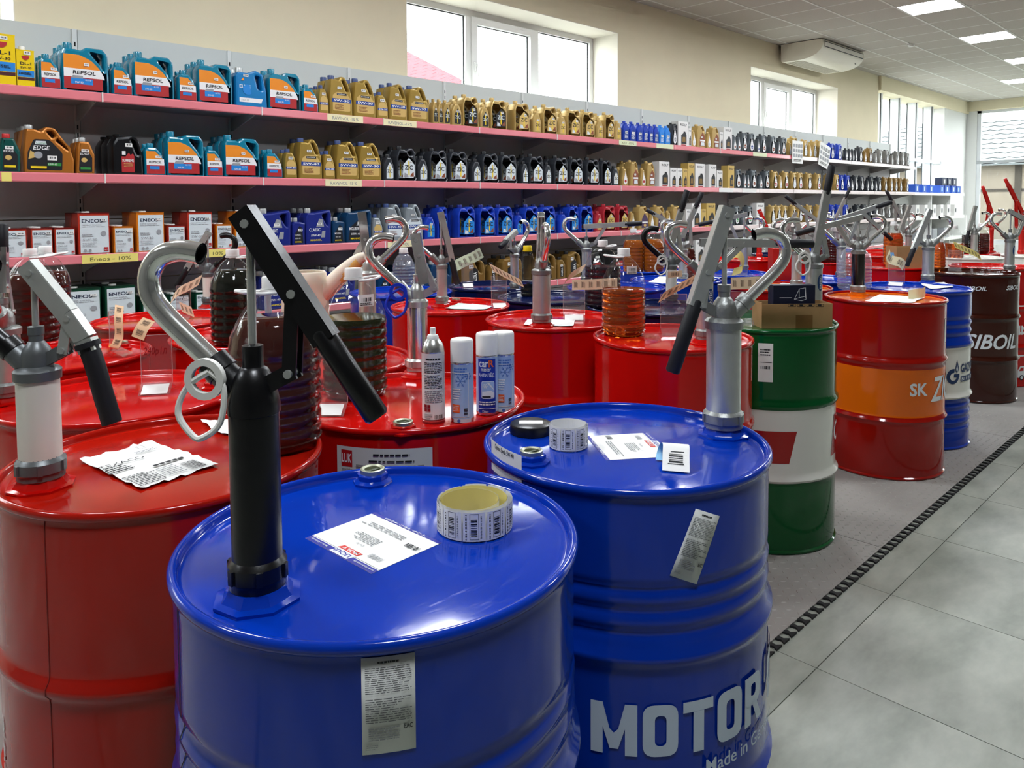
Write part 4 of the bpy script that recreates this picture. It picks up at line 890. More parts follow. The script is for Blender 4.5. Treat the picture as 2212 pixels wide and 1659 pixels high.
# yellow sticker roll on the nearest drum
def roll(name, lab, px, R, H, m_in, m_out, spiral, nlab, gap):
    P = atz(*px, ZT); t = thing(name, lab, 'sticker roll', (P.x, P.y, ZT+.0005))
    n = 64; pa = []
    for i in range(n+1):
        a = -2.2+spiral*2*PI*i/n; r = R*(1-gap*i/n) if gap else R; cx = gap*R*.9*i/n if gap else 0; pa.append((-cx*1.0+r*cos(a), r*sin(a)))
    for nm, m, of in (('backing', m_in, -.0004), ('label_strip', m_out, .0004)):
        q = MB(); vs = []
        for i, p in enumerate(pa):
            a = math.atan2(p[1], p[0]); vs += [(p[0]+of*cos(a), p[1]+of*sin(a), 0), (p[0]+of*cos(a), p[1]+of*sin(a), H)]
        q.add(vs, [(2*i, 2*i+2, 2*i+3, 2*i+1) for i in range(n)], m); q.build(nm, t, ang=80)
    v = CAMP-P; a0 = math.atan2(v.y, v.x); wlab = 2*PI*R/nlab
    l = LB(.0001)
    for k in range(-5, 6):
        x = k*wlab; l.rect(x-wlab*.46, H*.04, x+wlab*.46, H*.96, PAPER); l.frame(x-wlab*.18, H*.1, x+wlab*.2, H*.92, .0006, INK); l.bars(x-wlab*.13, H*.2, x+wlab*.13, H*.75, INK, 12, k+9, vert=False); l.bars(x-wlab*.36, H*.1, x-wlab*.3, H*.9, INK, 12, k+3, vert=False); l.bars(x+wlab*.27, H*.15, x+wlab*.33, H*.85, INKG, 12, k+5, vert=False)
    o = obj('sticker_print', l.mesh('print', wrap=R+.001, cut=.006), t); o.rotation_euler = (0, 0, a0+PI/2)
    return t
roll('sticker_roll', 'yellow backed roll of barcode stickers on the nearest blue drum', (1024, 1138), .055, .047, YEL, PAPER, 1.95, 10, .28)
roll('sticker_roll', 'white roll of barcode stickers on the lettered blue drum', (1227, 964), .0365, .048, PAPER, PAPER, 1.0, 8, 0)
P = atz(1147, 934, ZT); t = thing('jar_lid', 'round black lid with blank white sticker on blue drum', 'lid', (P.x, P.y, ZT+.0005))
q = MB(); q.lathe([(0, .022), (.041, .022), (.045, .020), (.0465, .016), (.0465, .001), (.045, 0), (0, 0)][::-1], BLACKP, 40); q.build('lid', t, ang=35)
q = MB(); q.box(-.026, .026, -.012, .012, .0222, .0226, PAPER); o = q.build('sticker', t, smooth=False); o.rotation_euler = (0, 0, -.8)
# curled blue backed sticker
def ribbon(name, lab, pts, wdir, wd, m_front, m_back, nb=0, ink=INK, cat='sticker strip', base=None):
    """paper strip along a 3-D path; printed labels on its face"""
    pts = [Vector(p) for p in pts]; wdir = Vector(wdir).normalized(); qd = []
    for i in range(len(pts)-1):
        p0 = pts[max(0, i-1)]; p1 = pts[i]; p2 = pts[i+1]; p3 = pts[min(len(pts)-1, i+2)]
        for t in range(6):
            t /= 6; qd.append(.5*((2*p1)+(-p0+p2)*t+(2*p0-5*p1+4*p2-p3)*t*t+(-p0+3*p1-3*p2+p3)*t**3))
    qd.append(pts[-1]); T = thing(name, lab, cat, base or (0, 0, 0)); off = Vector(base) if base else Vector((0, 0, 0)); n = len(qd); L = [0]
    for i in range(n-1): L.append(L[-1]+(qd[i+1]-qd[i]).length)
    def fr(i):
        d = (qd[min(i+1, n-1)]-qd[max(i-1, 0)]).normalized(); nn = d.cross(wdir).normalized(); return nn
    for nm, m, s_ in (('paper_face', m_front, 1), ('backing', m_back, -1)):
        q = MB(); vs = []
        for i, p in enumerate(qd): nn = fr(i)*(.0004*s_); vs += [p-off+nn-wdir*wd/2, p-off+nn+wdir*wd/2]
        q.add(vs, [(2*i, 2*i+2, 2*i+3, 2*i+1) for i in range(n-1)], m); q.build(nm, T, ang=80)
    if nb:
        q = MB(); st = L[-1]/nb
        def at(sv):
            sv = max(0, min(L[-1]-1e-6, sv)); i = max(k for k in range(n-1) if L[k] <= sv); f = (sv-L[i])/max(1e-9, L[i+1]-L[i]); return qd[i].lerp(qd[i+1], f), fr(i)
        for k in range(nb):
            for a, c, w0, w1 in ((.24, .27, -.3, .3), (.31, .37, -.26, .26), (.40, .42, -.26, .26), (.46, .49, -.26, .26), (.53, .58, -.26, .26), (.61, .63, -.26, .26), (.70, .73, -.3, .2)):
                p, n0 = at((k+a)*st); r, n1 = at((k+c)*st)
                for dz in ((w0, w1),):
                    q.add([p-off+n0*.0012+wdir*wd*dz[0], r-off+n1*.0012+wdir*wd*dz[0], r-off+n1*.0012+wdir*wd*dz[1], p-off+n0*.0012+wdir*wd*dz[1]], [(0, 1, 2, 3)], ink)
        q.build('sticker_print', T, smooth=False)
    return T
def pz(px, py, depth_ref, z=None):
    """point seen at (px,py) at the camera depth of pixel-on-drum depth_ref"""
    d = ray(px, py); k = (depth_ref-CAMP).dot(F); return CAMP+d*(k/d.dot(F))
B_ = atz(1460, 1022, ZT); toc = (CAMP-B_); toc.z = 0; toc.normalize()
up_ = Vector((0, 0, 1)); sd = Vector((RV.x, RV.y, 0)).normalized()
ribbon('sticker', 'curled blue backed barcode sticker on the lettered blue drum', [B_+sd*.0-up_*-.003, B_-toc*.03+up_*.022, B_-toc*.055+up_*.036, B_-toc*.075+up_*.03-sd*.006, B_-toc*.078+up_*.012-sd*.012, B_-toc*.06+up_*.003-sd*.014], -sd*.96-toc*.25, .05, PAPER, BLB, 2)

# ------------------------------------------------------------------ clear price stands with strips
def stand(px, py, lab, wd, ht, yaw=0, txt=None, card=False, sheet_=None):
    P = atz(px, py, ZT); v = CAMP-P; a = math.atan2(v.y, v.x)+PI/2+math.radians(yaw)
    t = thing('price_stand', lab, 'price stand', (P.x, P.y, ZT+.0005), a, 'clear acrylic price stands on the drums')
    q = MB(); q.box(-wd/2, wd/2, -.001, .001, .022, ht, ACRY); pl = q.build('plate', t, smooth=False)
    q = MB(); e = .0012
    for s_ in (-1, 1): q.obox((0, s_*.021, .012), (wd/2, 0, 0), (0, .021, -.0105*s_), (0, .0005, .0011), ACRY)
    q.build('foot', t, smooth=False)
    EM = mat('acrylic_edge', 'f2d9d4', .15, trans=.4)
    q = MB(); q.box(-wd/2-.0006, -wd/2+.0006, -.0012, .0012, .022, ht, EM); q.box(wd/2-.0006, wd/2+.0006, -.0012, .0012, .022, ht, EM); q.box(-wd/2, wd/2, -.0012, .0012, ht-.0012, ht, EM); q.build('plate_edge', t, smooth=False)
    if txt:
        l = LB(.0001); l.text(txt, -wd*.4, ht*.62, .026, mat('red_marker', '8c0f18', .6) if txt[0] != '1' else INK, w=wd*.75, shear=.15, bold=.0, mirror=False); o = obj('handwriting', l.mesh('print'), t, (0, -.0016, 0))
    if card:
        l = LB(.0001); l.slab(-wd*.42, 0, wd*.42, .04, PAPER, .0004); o = obj('card', l.mesh('card', fn=None), t, (0, -.0425, .0035)); o.rotation_euler = (-1.1, 0, 0)
    return t, P, a
stand(340, 846, 'clear price stand with handwritten red price on red drum', .078, .155, -12, '240p1л', True)
stand(250, 768, 'clear price stand seen edge on, left of the handwritten one', .07, .155, 62)
stand(398, 690, 'clear price stand with crossed strips by the white cylinder pump', .06, .15, -15, '180p1л')
stand(716, 890, 'clear price stand between the two big oil jugs', .08, .16, -15, None, True)
stand(1078, 664, 'clear price stand on the red drum with green sheet', .075, .155, 8, None, True)
stand(1010, 620, 'clear price stand on the navy drum with small card', .07, .15, 8, None, True)
stand(1240, 690, 'clear price stand left of the half full amber jug', .095, .15, 0, None, True)
stand(1455, 722, 'clear price stand with slanted peach strip on the red drum', .1, .155, 10, None, False)
stand(1602, 700, 'clear price stand in front of the green drum box', .1, .135, 0, '150p1л')
stand(1936, 617, 'clear price stand on the blue and white drum', .09, .15, -10, None, True)
stand(2062, 585, 'clear price stand with writing on the brown drum', .085, .15, 0, '200p1л')
stand(1592, 596, 'clear price stand on the blue drum behind the level lever', .14, .05, 0)
stand(1694, 606, 'clear price stand left of the white hook', .075, .14, 0)
def strip(lab, ref, path, wd, front, back, nb, wdir=None):
    R_ = atz(*ref, ZT); pts = [pz(x, y, R_)-F*dz for x, y, dz in path]
    ribbon('sticker_strip', lab, pts, wdir if wdir is not None else up_, wd, front, back, nb, mat('brown_ink', '6b5546', .7))
def tilt(ax, ay):
    v = RV*ax-UV*ay; return v
strip('slanted cream sticker strip on the stand of the green sheet drum', (1078, 664), [(1061, 577, .02), (1095, 595, .02), (1128, 612, .02)], .045, CRM, CRM, 8, tilt(-.45, -.9))
strip('pale sticker strip curling off the stand beside the black grip', (1010, 620), [(978, 578, 0), (1000, 566, 0), (1022, 556, 0), (1041, 545, .03)], .065, TAGP, TAGC, 6, tilt(-.4, -.92))
strip('level cream sticker strip left of the half full amber jug', (1240, 690), [(1235, 615, .02), (1275, 614, .02), (1300, 613, .02), (1332, 611, .02)], .046, CRM, CRM, 6, tilt(0, -1))
strip('drooping cream strip left of the level one', (1240, 690), [(1262, 578, .0), (1245, 588, .0), (1228, 598, .02), (1219, 610, .03)], .044, CRM, CRM, 3, tilt(.5, -.85))
strip('slanted peach sticker strip behind the steel pump lever', (1455, 722), [(1424, 642, .03), (1460, 621, .03), (1503, 598, .03)], .046, PCH, PCH, 6, tilt(.5, -.87))
strip('short cream strip at the white cylinder pump', (1455, 722), [(1443, 594, 0), (1458, 592, 0), (1474, 591, 0)], .024, CRM, CRM, 1, tilt(0, -1))
strip('level cream strip above the cardboard box', (1602, 700), [(1576, 612, .02), (1610, 611, .02), (1645, 610, .02), (1662, 620, .0), (1668, 640, -.02)], .05, CRM, CRM, 7, tilt(0, -1))
strip('yellow strip curling in front of the red drum', (1592, 600), [(1573, 560, 0), (1590, 548, .03), (1602, 562, .02), (1604, 580, 0), (1585, 588, -.02)], .055, YEL, YEL, 0, tilt(.3, -.95))
strip('crossed cream strip by the white cylinder pump', (398, 690), [(372, 645, .0), (392, 628, .02), (415, 617, .02), (437, 604, .02)], .05, CRM, PCH, 5, tilt(.35, -.93))
strip('lower cream strip on the crossed strip stand', (398, 690), [(392, 662, .01), (405, 668, .01), (419, 674, .01)], .048, CRM, CRM, 3, tilt(-.3, -.95))
strip('orange looping strip on the edge on stand', (250, 768), [(258, 660, 0), (266, 690, .03), (270, 725, .04), (262, 748, .05), (252, 742, .02)], .03, PCH, mat('orange_backing', 'f0a93a', .6), 5, tilt(.9, .2))
strip('peach strip hanging on the handwritten price stand', (340, 846), [(322, 690, 0), (314, 708, .02), (309, 728, .03)], .035, PCH, PCH, 2, tilt(.8, .3))
strip('yellow and blue strips hanging on the stand by the blue drum', (1936, 617), [(1916, 548, .01), (1920, 560, .02), (1935, 566, .05), (1944, 575, .05)], .055, TAGC, CRM, 2, tilt(.4, -.9))
strip('yellow strip with dark barcodes by the brown drum', (2062, 585), [(2061, 528, .0), (2080, 538, .02), (2098, 547, .04), (2107, 556, .06)], .05, YEL, YEL, 8, tilt(-.3, -.95))
strip('yellow scrap curled on the orange topped drum', (1985, 645), [(1958, 637, .02), (1975, 633, .03), (1990, 632, .02), (1999, 627, .0)], .05, TAGC, CRM, 0, tilt(0, -1))
strip('blue star shaped scrap on the stand by the blue drum', (1936, 617), [(1923, 545, .02), (1925, 558, .02), (1923, 568, .02)], .022, BLB, BLB, 0, tilt(1, 0))
strip('cream strips on the stand left of the white hook', (1694, 606), [(1676, 548, 0), (1690, 548, 0), (1706, 549, 0)], .07, CRM, YEL, 2, tilt(0, -1))
strip('small yellow tag by the dark red bottle', (1490, 600), [(1476, 532, 0), (1484, 533, 0), (1492, 534, 0)], .05, TAGC, TAGC, 2, tilt(0, -1))

# ------------------------------------------------------------------ spray cans
TIN = mat('tinplate', 'd9dad6', .25, .9); SPW = mat('can_white', 'eeeeea', .35); SPB = mat('can_ice_blue', 'a9c4e6', .35); SPD = mat('can_royal_blue', '16329c', .35); SPR = mat('can_red', '8f1c22', .4); SPO = mat('can_orange', 'e8642a', .4)
def can(px, py, lab, cap, kind, yaw=0, H=.165):
    P = atz(px, py, ZT); v = CAMP-P; t = thing('spray_can', lab, 'spray can', (P.x, P.y, ZT+.0005), math.atan2(v.y, v.x)+PI/2+yaw, 'spray cans on the red drum'); r = .0265
    body = dict(text=SPW, ice=SPB, royal=SPB)[kind]
    q = MB(); q.lathe([(0, .002), (r*.9, 0), (r, .003), (r*1.02, .006), (r, .009), (r, H), (r*1.02, H+.002), (r*1.0, H+.005)], body, 40, zm=lambda z: TIN if (z < .008 or z > H-.001) else body); q.build('can_body', t, ang=40)
    if cap:
        q = MB(); q.lathe([(r*1.0, H+.003), (r*1.0, H+.05), (r*.97, H+.054), (r*.9, H+.056), (0, H+.056)], WHITEP, 40); q.build('cap', t, ang=40)
    else:
        q = MB(); q.lathe([(r, H+.004), (r*.95, H+.012), (r*.8, H+.022), (r*.55, H+.03), (r*.5, H+.03)], TIN, 36); q.build('dome', t, ang=40)
        q = MB(); q.lathe([(r*.52, H+.029), (r*.5, H+.036), (r*.42, H+.04), (r*.25, H+.041), (r*.25, H+.052), (r*.23, H+.056), (0, H+.057)], WHITEP, 28); q.build('nozzle', t, ang=40)
    l = LB(.00012); w2 = PI*r*.95
    if kind == 'text':
        l.rect(-w2, .0, w2, .01, SPR); l.lines(-.018, H*.9, .018, H*.94, 1, INK, 0, .6, 1); l.lines(-.022, H*.72, .022, H*.88, 7, INK, .2, .45, 2); l.lines(-.022, H*.5, .022, H*.70, 9, INK, .25, .45, 3); l.lines(-.022, H*.3, .022, H*.48, 7, INKG, .3, .45, 4)
        for i in (0, 1):
            for j in (0, 1): l.rect(-.023+i*.0085, H*.18+j*.0085, -.0155+i*.0085, H*.18+.0075+j*.0085, SPR)
        l.bars(.002, H*.07, .022, H*.13, INK, 16, 2); l.lines(-.022, H*.05, -.002, H*.15, 4, INKG, .3, .4, 7)
    else:
        def flake(cx, cz, s_, m):
            for k in range(6):
                a = k*PI/3; e = Vector((cos(a), sin(a))); n = Vector((-e.y, e.x))*.0006
                p = Vector((cx, cz)); l.mb.add([(p.x-n.x, l.y, p.y-n.y), (p.x+e.x*s_-n.x, l.y, p.y+e.y*s_-n.y), (p.x+e.x*s_+n.x, l.y, p.y+e.y*s_+n.y), (p.x+n.x, l.y, p.y+n.y)], [(0, 1, 2, 3)], m)
                for s2 in (-.7, .7):
                    f = Vector((cos(a+s2), sin(a+s2))); b0 = p+e*s_*.55; n2 = Vector((-f.y, f.x))*.0005; l.mb.add([(b0.x-n2.x, l.y, b0.y-n2.y), (b0.x+f.x*s_*.35-n2.x, l.y, b0.y+f.y*s_*.35-n2.y), (b0.x+f.x*s_*.35+n2.x, l.y, b0.y+f.y*s_*.35+n2.y), (b0.x+n2.x, l.y, b0.y+n2.y)], [(0, 1, 2, 3)], m)
            l.y -= l.st
        fb = mat('flake_blue', '4a74bd', .4)
        if kind == 'ice':
            l.lines(-.02, H*.82, .012, H*.95, 3, fb, .3, .6, 4); flake(-.004, H*.72, .014, fb); flake(.014, H*.80, .009, fb); l.frame(-.03, H*.10, .016, H*.86, .0012, SPW); l.lines(-.024, H*.4, -.004, H*.6, 5, SPW, .2, .5, 5); l.rect(-.026, H*.18, -.006, H*.32, SPO); l.lines(-.024, H*.2, -.008, H*.30, 4, LETW, .2, .4, 6); l.bars(.004, H*.14, .012, H*.26, INK, 9, 3, vert=False); l.rect(-.022, H*.01, .022, H*.07, mat('pale_base', 'cfd9e2', .4)); l.poly([(-.008+.004*cos(k*PI/6), H*.04+.004*sin(k*PI/6)) for k in range(12)], fb)
        else:
            l.rect(-.024, .004, .022, H*.98, SPD); l.text('car', -.02, H*.84, .013, LETW, w=.022, bold=.015); l.text('R', .003, H*.84, .017, SPO, bold=.02); l.text('master', -.015, H*.77, .008, LETW, w=.024, bold=.01); l.text('АНТИЛЁД', -.022, H*.665, .012, LETW, w=.04, bold=.015)
            l.poly(fillet([(-.014, H*.3, .005), (.018, H*.3, .005), (.018, H*.6, .005), (-.014, H*.6, .005)]), LETW); l.poly(fillet([(-.013, H*.308, .004), (.017, H*.308, .004), (.017, H*.592, .004), (-.013, H*.592, .004)]), SPB); l.poly([(-.012, H*.32), (.016, H*.32), (.016, H*.40), (.008, H*.44), (-.012, H*.42)], LETW); l.rect(-.012, H*.32, .008, H*.345, INK); flake(-.005, H*.52, .006, LETW); l.poly([(-.002, H*.58), (.004, H*.58), (.016, H*.46), (.016, H*.44)], LETW)
            l.lines(-.02, H*.18, .02, H*.26, 2, LETW, .1, .5, 5); l.rect(-.024, H*.125, .022, H*.133, LETW); l.text('520мл', -.012, H*.06, .006, LETW, w=.014)
    obj('print', l.mesh('print', wrap=r+.0003, cut=.005), t); return t
can(937, 910, 'uncapped white spray can with dense text, first of four', False, 'text', H=.162)
can(999, 908, 'white capped ice blue spray can beside the uncapped one', True, 'ice', H=.135)
can(1053, 893, 'white capped royal blue spray can with a car picture', True, 'royal', H=.139)
can(1088, 885, 'white capped ice blue spray can, rearmost of the four', True, 'ice', yaw=.3, H=.136)

# ------------------------------------------------------------------ cream measuring jug with long spout
P = atz(662, 768, ZT); t = thing('measuring_jug', 'cream plastic measuring jug with long orange tipped spout', 'measuring jug', (P.x, P.y, ZT+.0005), math.atan2(RV.y, RV.x))
t.scale = (1.2, 1.2, 1.2); CJ = mat('translucent_cream_plastic', 'f6e3cd', .45, sub=.3); CO = mat('amber_tinted_plastic', 'f2bf6a', .4, sub=.2)
q = MB(); q.lathe([(0, .003), (.066, .003), (.068, .012), (.062, .20), (.058, .232), (.054, .236), (.052, .234), (.058, .20), (.063, .02), (0, .012)], CJ, 36); q.build('jug_body', t, ang=50)
q = MB(); q.tube([(.035, 0, .17), (.07, 0, .195), (.11, 0, .235), (.15, 0, .268), (.168, 0, .275)], [.032, .012], CJ, 18, smooth=5); q.build('spout', t, ang=60)
q = MB(); q.tube([(.075, -.001, .197), (.115, -.001, .235), (.15, -.001, .264)], [.0235, .0175], CO, 18, smooth=4, caps=False); q.build('spout_tint', t, ang=60)
q = MB(); q.tube([(-.05, 0, .20), (-.09, 0, .21), (-.105, 0, .16), (-.095, 0, .08), (-.06, 0, .06)], .009, mat('pale_blue_handle', '9fb0c2', .4), 10, smooth=5); q.build('handle', t)

# ------------------------------------------------------------------ boxes on the drums
CARD = mat('brown_cardboard', 'b08a5c', .85, noise=.12, nscale=6, bump=.05, bscale=40); CARDI = mat('cardboard_inside', 'a07a50', .9); TAPE = mat('packing_tape', '8a6238', .35)
def tray(lab, c, wx, wy, h, rz, z=ZT, prints=False):
    t = thing('cardboard_box', lab, 'cardboard box', (c[0], c[1], z+.0005), rz); e = .003
    for nm, a in (('bottom', (-wx/2, wx/2, -wy/2, wy/2, 0, e)), ('side', (-wx/2, wx/2, -wy/2, -wy/2+e, e, h)), ('side', (-wx/2, wx/2, wy/2-e, wy/2, e, h)), ('side', (-wx/2, -wx/2+e, -wy/2+e, wy/2-e, e, h*1.05)), ('side', (wx/2-e, wx/2, -wy/2+e, wy/2-e, e, h))):
        q = MB(); q.box(*a, CARD); q.build(nm, t, smooth=False)
    if prints:
        l = LB(.0002); l.rect(-wx*.02, 0, wx*.22, h*.55, TAPE); obj('tape', l.mesh('tape'), t, (0, -wy/2-.0003, 0)); l = LB(.0002)
        for k in range(4): l.frame(-wx*.13+k*wx*.13, h*.88, -wx*.02+k*wx*.13, h*.99, .0012, INK); l.rect(-wx*.10+k*wx*.13, h*.91, -wx*.05+k*wx*.13, h*.97, INK)
        obj('print', l.mesh('print'), t, (0, -wy/2-.0004, 0))
    return t
cb = atz(1708, 702, ZT); rzb = math.atan2(RV.y, RV.x)+.02
tray('open brown cardboard tray on the green drum', (cb.x-.025, cb.y-.015), .285, .115, .098, rzb, prints=True)
NB_ = mat('navy_carton', '11172f', .5)
def carton(name, lab, c, wx, wy, h, rz, m, z, l=None, cat='carton'):
    t = thing(name, lab, cat, (c[0], c[1], z), rz); q = MB(); q.box(-wx/2, wx/2, -wy/2, wy/2, 0, h, m); bm = q.build('carton_body', t, smooth=False)
    if l: obj('print', l.mesh('print'), t, (0, -wy/2-.0004, 0))
    return t
l = LB(.0002)
for a, c in (((.02, .115), (.02, .15)), ((.02, .15), (.045, .155)), ((.045, .155), (.045, .12)), ((.02, .115), (.045, .12)), ((.02, .115), (.0, .108)), ((.0, .108), (.03, .102)), ((.03, .102), (.048, .108)), ((.048, .108), (.045, .12)), ((.0, .108), (.02, .15)), ((.048, .108), (.045, .155)), ((-.06, .115), (-.01, .115))):
    v = Vector((c[0]-a[0], c[1]-a[1])); n = Vector((-v.y, v.x)).normalized()*.0009; l.mb.add([(a[0]-n.x, l.y, a[1]-n.y), (c[0]-n.x, l.y, c[1]-n.y), (c[0]+n.x, l.y, c[1]+n.y), (a[0]+n.x, l.y, a[1]+n.y)], [(0, 1, 2, 3)], LETW)
carton('carton', 'navy carton with white line drawing inside the cardboard tray', (cb.x-.022, cb.y-.012), .17, .06, .165, rzb, NB_, ZT+.0045, l)
tray('open brown cardboard box on the far red drum', (6.19, 2.04), .23, .14, .165, math.atan2(RV.y, RV.x)+.1)
P = atz(1658, 607, ZT); RC = mat('red_carton', 'b8160f', .4)
carton('red_canister', 'plain red canister left of the chrome spout bend', (4.62, 2.27), .13, .09, .215, rzb, RC, ZT+.0005, None, 'canister')
# ------------------------------------------------------------------ goods on the shelves
C_ = {}
def pl(name, col, rough=.32, **k): return mat(name, col, rough, **k)
TEAL = pl('teal_plastic', '0f7f9c', .25, coat=.3); SKY = pl('azure_plastic', '0f7ab8', .3); GOLD = pl('gold_plastic', 'a98a3e', .35, metal=.35); GOLD2 = pl('pale_gold_plastic', 'bf9f5e', .35, metal=.3); COPPER = pl('copper_plastic', 'b9722a', .35, metal=.35)
COAL = pl('anthracite_plastic', '2e3136', .35); BLK = pl('black_jug_plastic', '0e0f12', .3); RBLUE = pl('royal_blue_plastic', '1a3db0', .3); DBLUE = pl('deep_blue_plastic', '1c2a80', .3); TBLU = pl('petrol_blue_plastic', '103a5e', .3); SILV = pl('silver_plastic', '9aa2a6', .35, metal=.35); CRED = pl('crimson_plastic', 'b02a35', .3); GRYP = pl('slate_grey_plastic', '5d6468', .35, metal=.2); BRNZ = pl('bronze_plastic', '8a6a34', .35, metal=.3); GRN = pl('green_plastic', '0f4c46', .3); LBLU = pl('light_blue_plastic', '2a86e0', .3); MGRY = pl('metal_grey_plastic', '86837e', .35, metal=.3)
CAPB = pl('blue_grey_cap', '3d4f80', .4); CAPS = pl('silver_cap', 'b9bbb8', .35, metal=.4); CAPK = pl('black_cap', '17181b', .4); CAPR = pl('red_cap', 'c42c2c', .4)
LW = pl('label_white', 'f0f0ee', .5); LO = pl('label_orange', 'ef8e1c', .5); LR = pl('label_red_band', 'b3272a', .5); LBk = pl('label_black', '1d1e22', .45); LBl = pl('label_blue', '1f86d6', .5); LNv = pl('label_navy', '17408f', .5); LGd = pl('label_gold', 'd3b066', .5); LGr = pl('label_grey_print', '9b9da0', .5); LYe = pl('label_yellow', 'f0d21c', .5); LGn = pl('label_green', '2f8f3c', .5); LBr = pl('label_brown', '8c4a2c', .5); LCy = pl('label_pale', 'd9e2e4', .5)
def capmesh(r, h, m, n=20):
    k = ('cap', r, h, m.name)
    if k not in C_:
        q = MB(); vs = [(r*.82, -.01), (r*.82, 0), (r, .001), (r, h*.9), (r*.94, h), (0, h)]; q.lathe(vs, m, n); C_[k] = q.mesh('cap', ang=35)
    return C_[k]
def tagp(l, x, z, w_=.026, h_=.016, rot=0):
    """price sticker"""
    l.poly([(x-w_/2, z-h_/2), (x+w_/2, z-h_/2), (x+w_/2, z+h_/2), (x-w_/2, z+h_/2)], PAPER); l.bars(x-w_*.35, z-h_*.15, x+w_*.35, z+h_*.3, INK, 8, 3)
def lerpf(pts):
    def f(z):
        if z <= pts[0][1]: return pts[0][0]
        for (x0, z0), (x1, z1) in zip(pts, pts[1:]):
            if z <= z1: return x0+(x1-x0)*(z-z0)/(z1-z0)
        return pts[-1][0]
    return f
def kind(name, w_, h, d, loops, body, cap, lab, bev=.012):
    """prototype: outline, cap (x, z, r, h, mat), label builder"""
    me = extr([fillet(L) for L in loops], d, min(bev, d*.3), body, name='body'); l = LB(.0005); lab(l); lm = l.mesh('label')
    C_[name] = dict(w=w_, h=h, d=d, body=me, cap=cap, label=lm)
# teal 4 L jug
rs = [(.222, .02), (.219, .06), (.205, .11), (.18, .155), (.145, .19), (.105, .212), (.07, .222)]
def rl(w_, h, sc):
    def f(l):
        xr = lerpf([(x*sc[0], z*sc[1]) for x, z in rs]); xl = lambda z: .006
        H = sc[1]; W = sc[0]
        l.band(.135*H, .218*H, xl, xr, LO); l.band(.085*H, .138*H, xl, xr, LW); l.band(.02*H, .088*H, xl, lambda z: min(xr(z), .2*W) if W == 1 else xr(z), LR); l.rect(.04*W, .048*H, .15*W, .082*H, LBl); l.poly([(.04*W, .082*H), (.10*W, .082*H), (.10*W, .098*H), (.05*W, .098*H)], LGr)
        l.text('REPSOL', .05*W, .106*H, .021*H, LBk, w=.115*W if W == 1 else .055, bold=.015, shear=.1); l.text('ELITE', .112*W, .07*H, .008*H, LW, w=.03*W); l.text('5W-30', .06*W, .052*H, .012*H, LW, w=.04*W, bold=.01); tagp(l, .12*W, .165*H)
    return f
kind('teal4', .235, .29, .10, [[(0, 0, .012), (.235, 0, .012), (.236, .06, .02), (.232, .235, .03), (.205, .268, .02), (.12, .268, .02), (.095, .247, .015), (.068, .252, .01), (.012, .252, .01), (0, .22, .02)], [(.135, .246, .012), (.195, .246, .018), (.21, .222, .015), (.213, .13, .012), (.196, .168, .03), (.165, .205, .03)]], TEAL, (.038, .252, .024, .036, TEAL), rl(.235, .29, (1, 1)))
kind('teal1', .105, .205, .07, [[(0, 0, .01), (.105, 0, .01), (.105, .07, .05), (.085, .14, .05), (.058, .178, .01), (.012, .178, .01), (0, .155, .02)]], TEAL, (.034, .178, .018, .027, TEAL), lambda l: (l.band(.105, .155, lambda z: .006, lerpf([(.09, .105), (.05, .155)]), LO), l.band(.066, .106, lambda z: .006, lambda z: .094, LW), l.band(.014, .067, lambda z: .006, lambda z: .096, LR), l.text('REPSOL', .018, .08, .015, LBk, w=.062, bold=.015, shear=.1), l.rect(.022, .042, .07, .062, LBl), tagp(l, .066, .12, .03, .014)))
kind('azure4', .19, .275, .10, [[(0, 0, .015), (.19, 0, .015), (.185, .12, .02), (.165, .235, .02), (.12, .258, .02), (.075, .235, .01), (.062, .235, .01), (.014, .235, .01), (0, .205, .02)], [(.115, .225, .015), (.148, .215, .015), (.158, .12, .012), (.135, .13, .02)]], SKY, (.038, .235, .022, .034, CAPS), lambda l: (l.text('ELITE', .022, .13, .022, LW, w=.065, bold=.015), l.poly([(.02, .035), (.15, .035), (.16, .065), (.02, .065)], LW), l.text('5W-30', .03, .043, .012, LGr), l.poly([(.07+.03*cos(k*PI/8), .12+.035*sin(k*PI/8)) for k in range(3, 15)], LBl), tagp(l, .06, .215, .03, .018), l.poly([(.03, .18), (.05, .18), (.045, .2)], LO)))
# tall jug with slanted handle
def rav(body, grade, cap):
    return dict(loops=[[(0, 0, .012), (.165, 0, .012), (.166, .10, .03), (.158, .17, .04), (.135, .25, .03), (.108, .292, .018), (.08, .292, .02), (.064, .262, .01), (.055, .268, .006), (.014, .268, .006), (.008, .23, .02), (0, .14, .04)], [(.088, .262, .012), (.104, .262, .012), (.138, .185, .02), (.122, .182, .02)]], body=body, cap=(.034, .268, .021, .03, cap), lab=lambda l: (l.poly(fillet([(.022, .035, .01), (.146, .035, .01), (.148, .13, .02), (.12, .175, .03), (.05, .175, .03), (.022, .15, .01)]), LGd if body is not SILV else LCy), l.rect(.014, .098, .154, .126, LNv), l.text(grade, .026, .104, .017, LW, w=.115, bold=.02), l.rect(.05, .152, .12, .168, LBk), l.text('RAVENOL', .054, .1555, .008, LW, w=.06, bold=.01), l.lines(.035, .045, .1, .085, 4, LBr, .4, .35, 4), tagp(l, .07, .205, .032, .018)))
for nm, bd, g, c in (('gold4', GOLD, '5W-30', CAPB), ('gold4b', GOLD, '5W-40', CAPB), ('silver4', SILV, '10W-40', CAPB)):
    R_ = rav(bd, g, c); kind(nm, .165, .30, .10, R_['loops'], R_['body'], R_['cap'], R_['lab'])
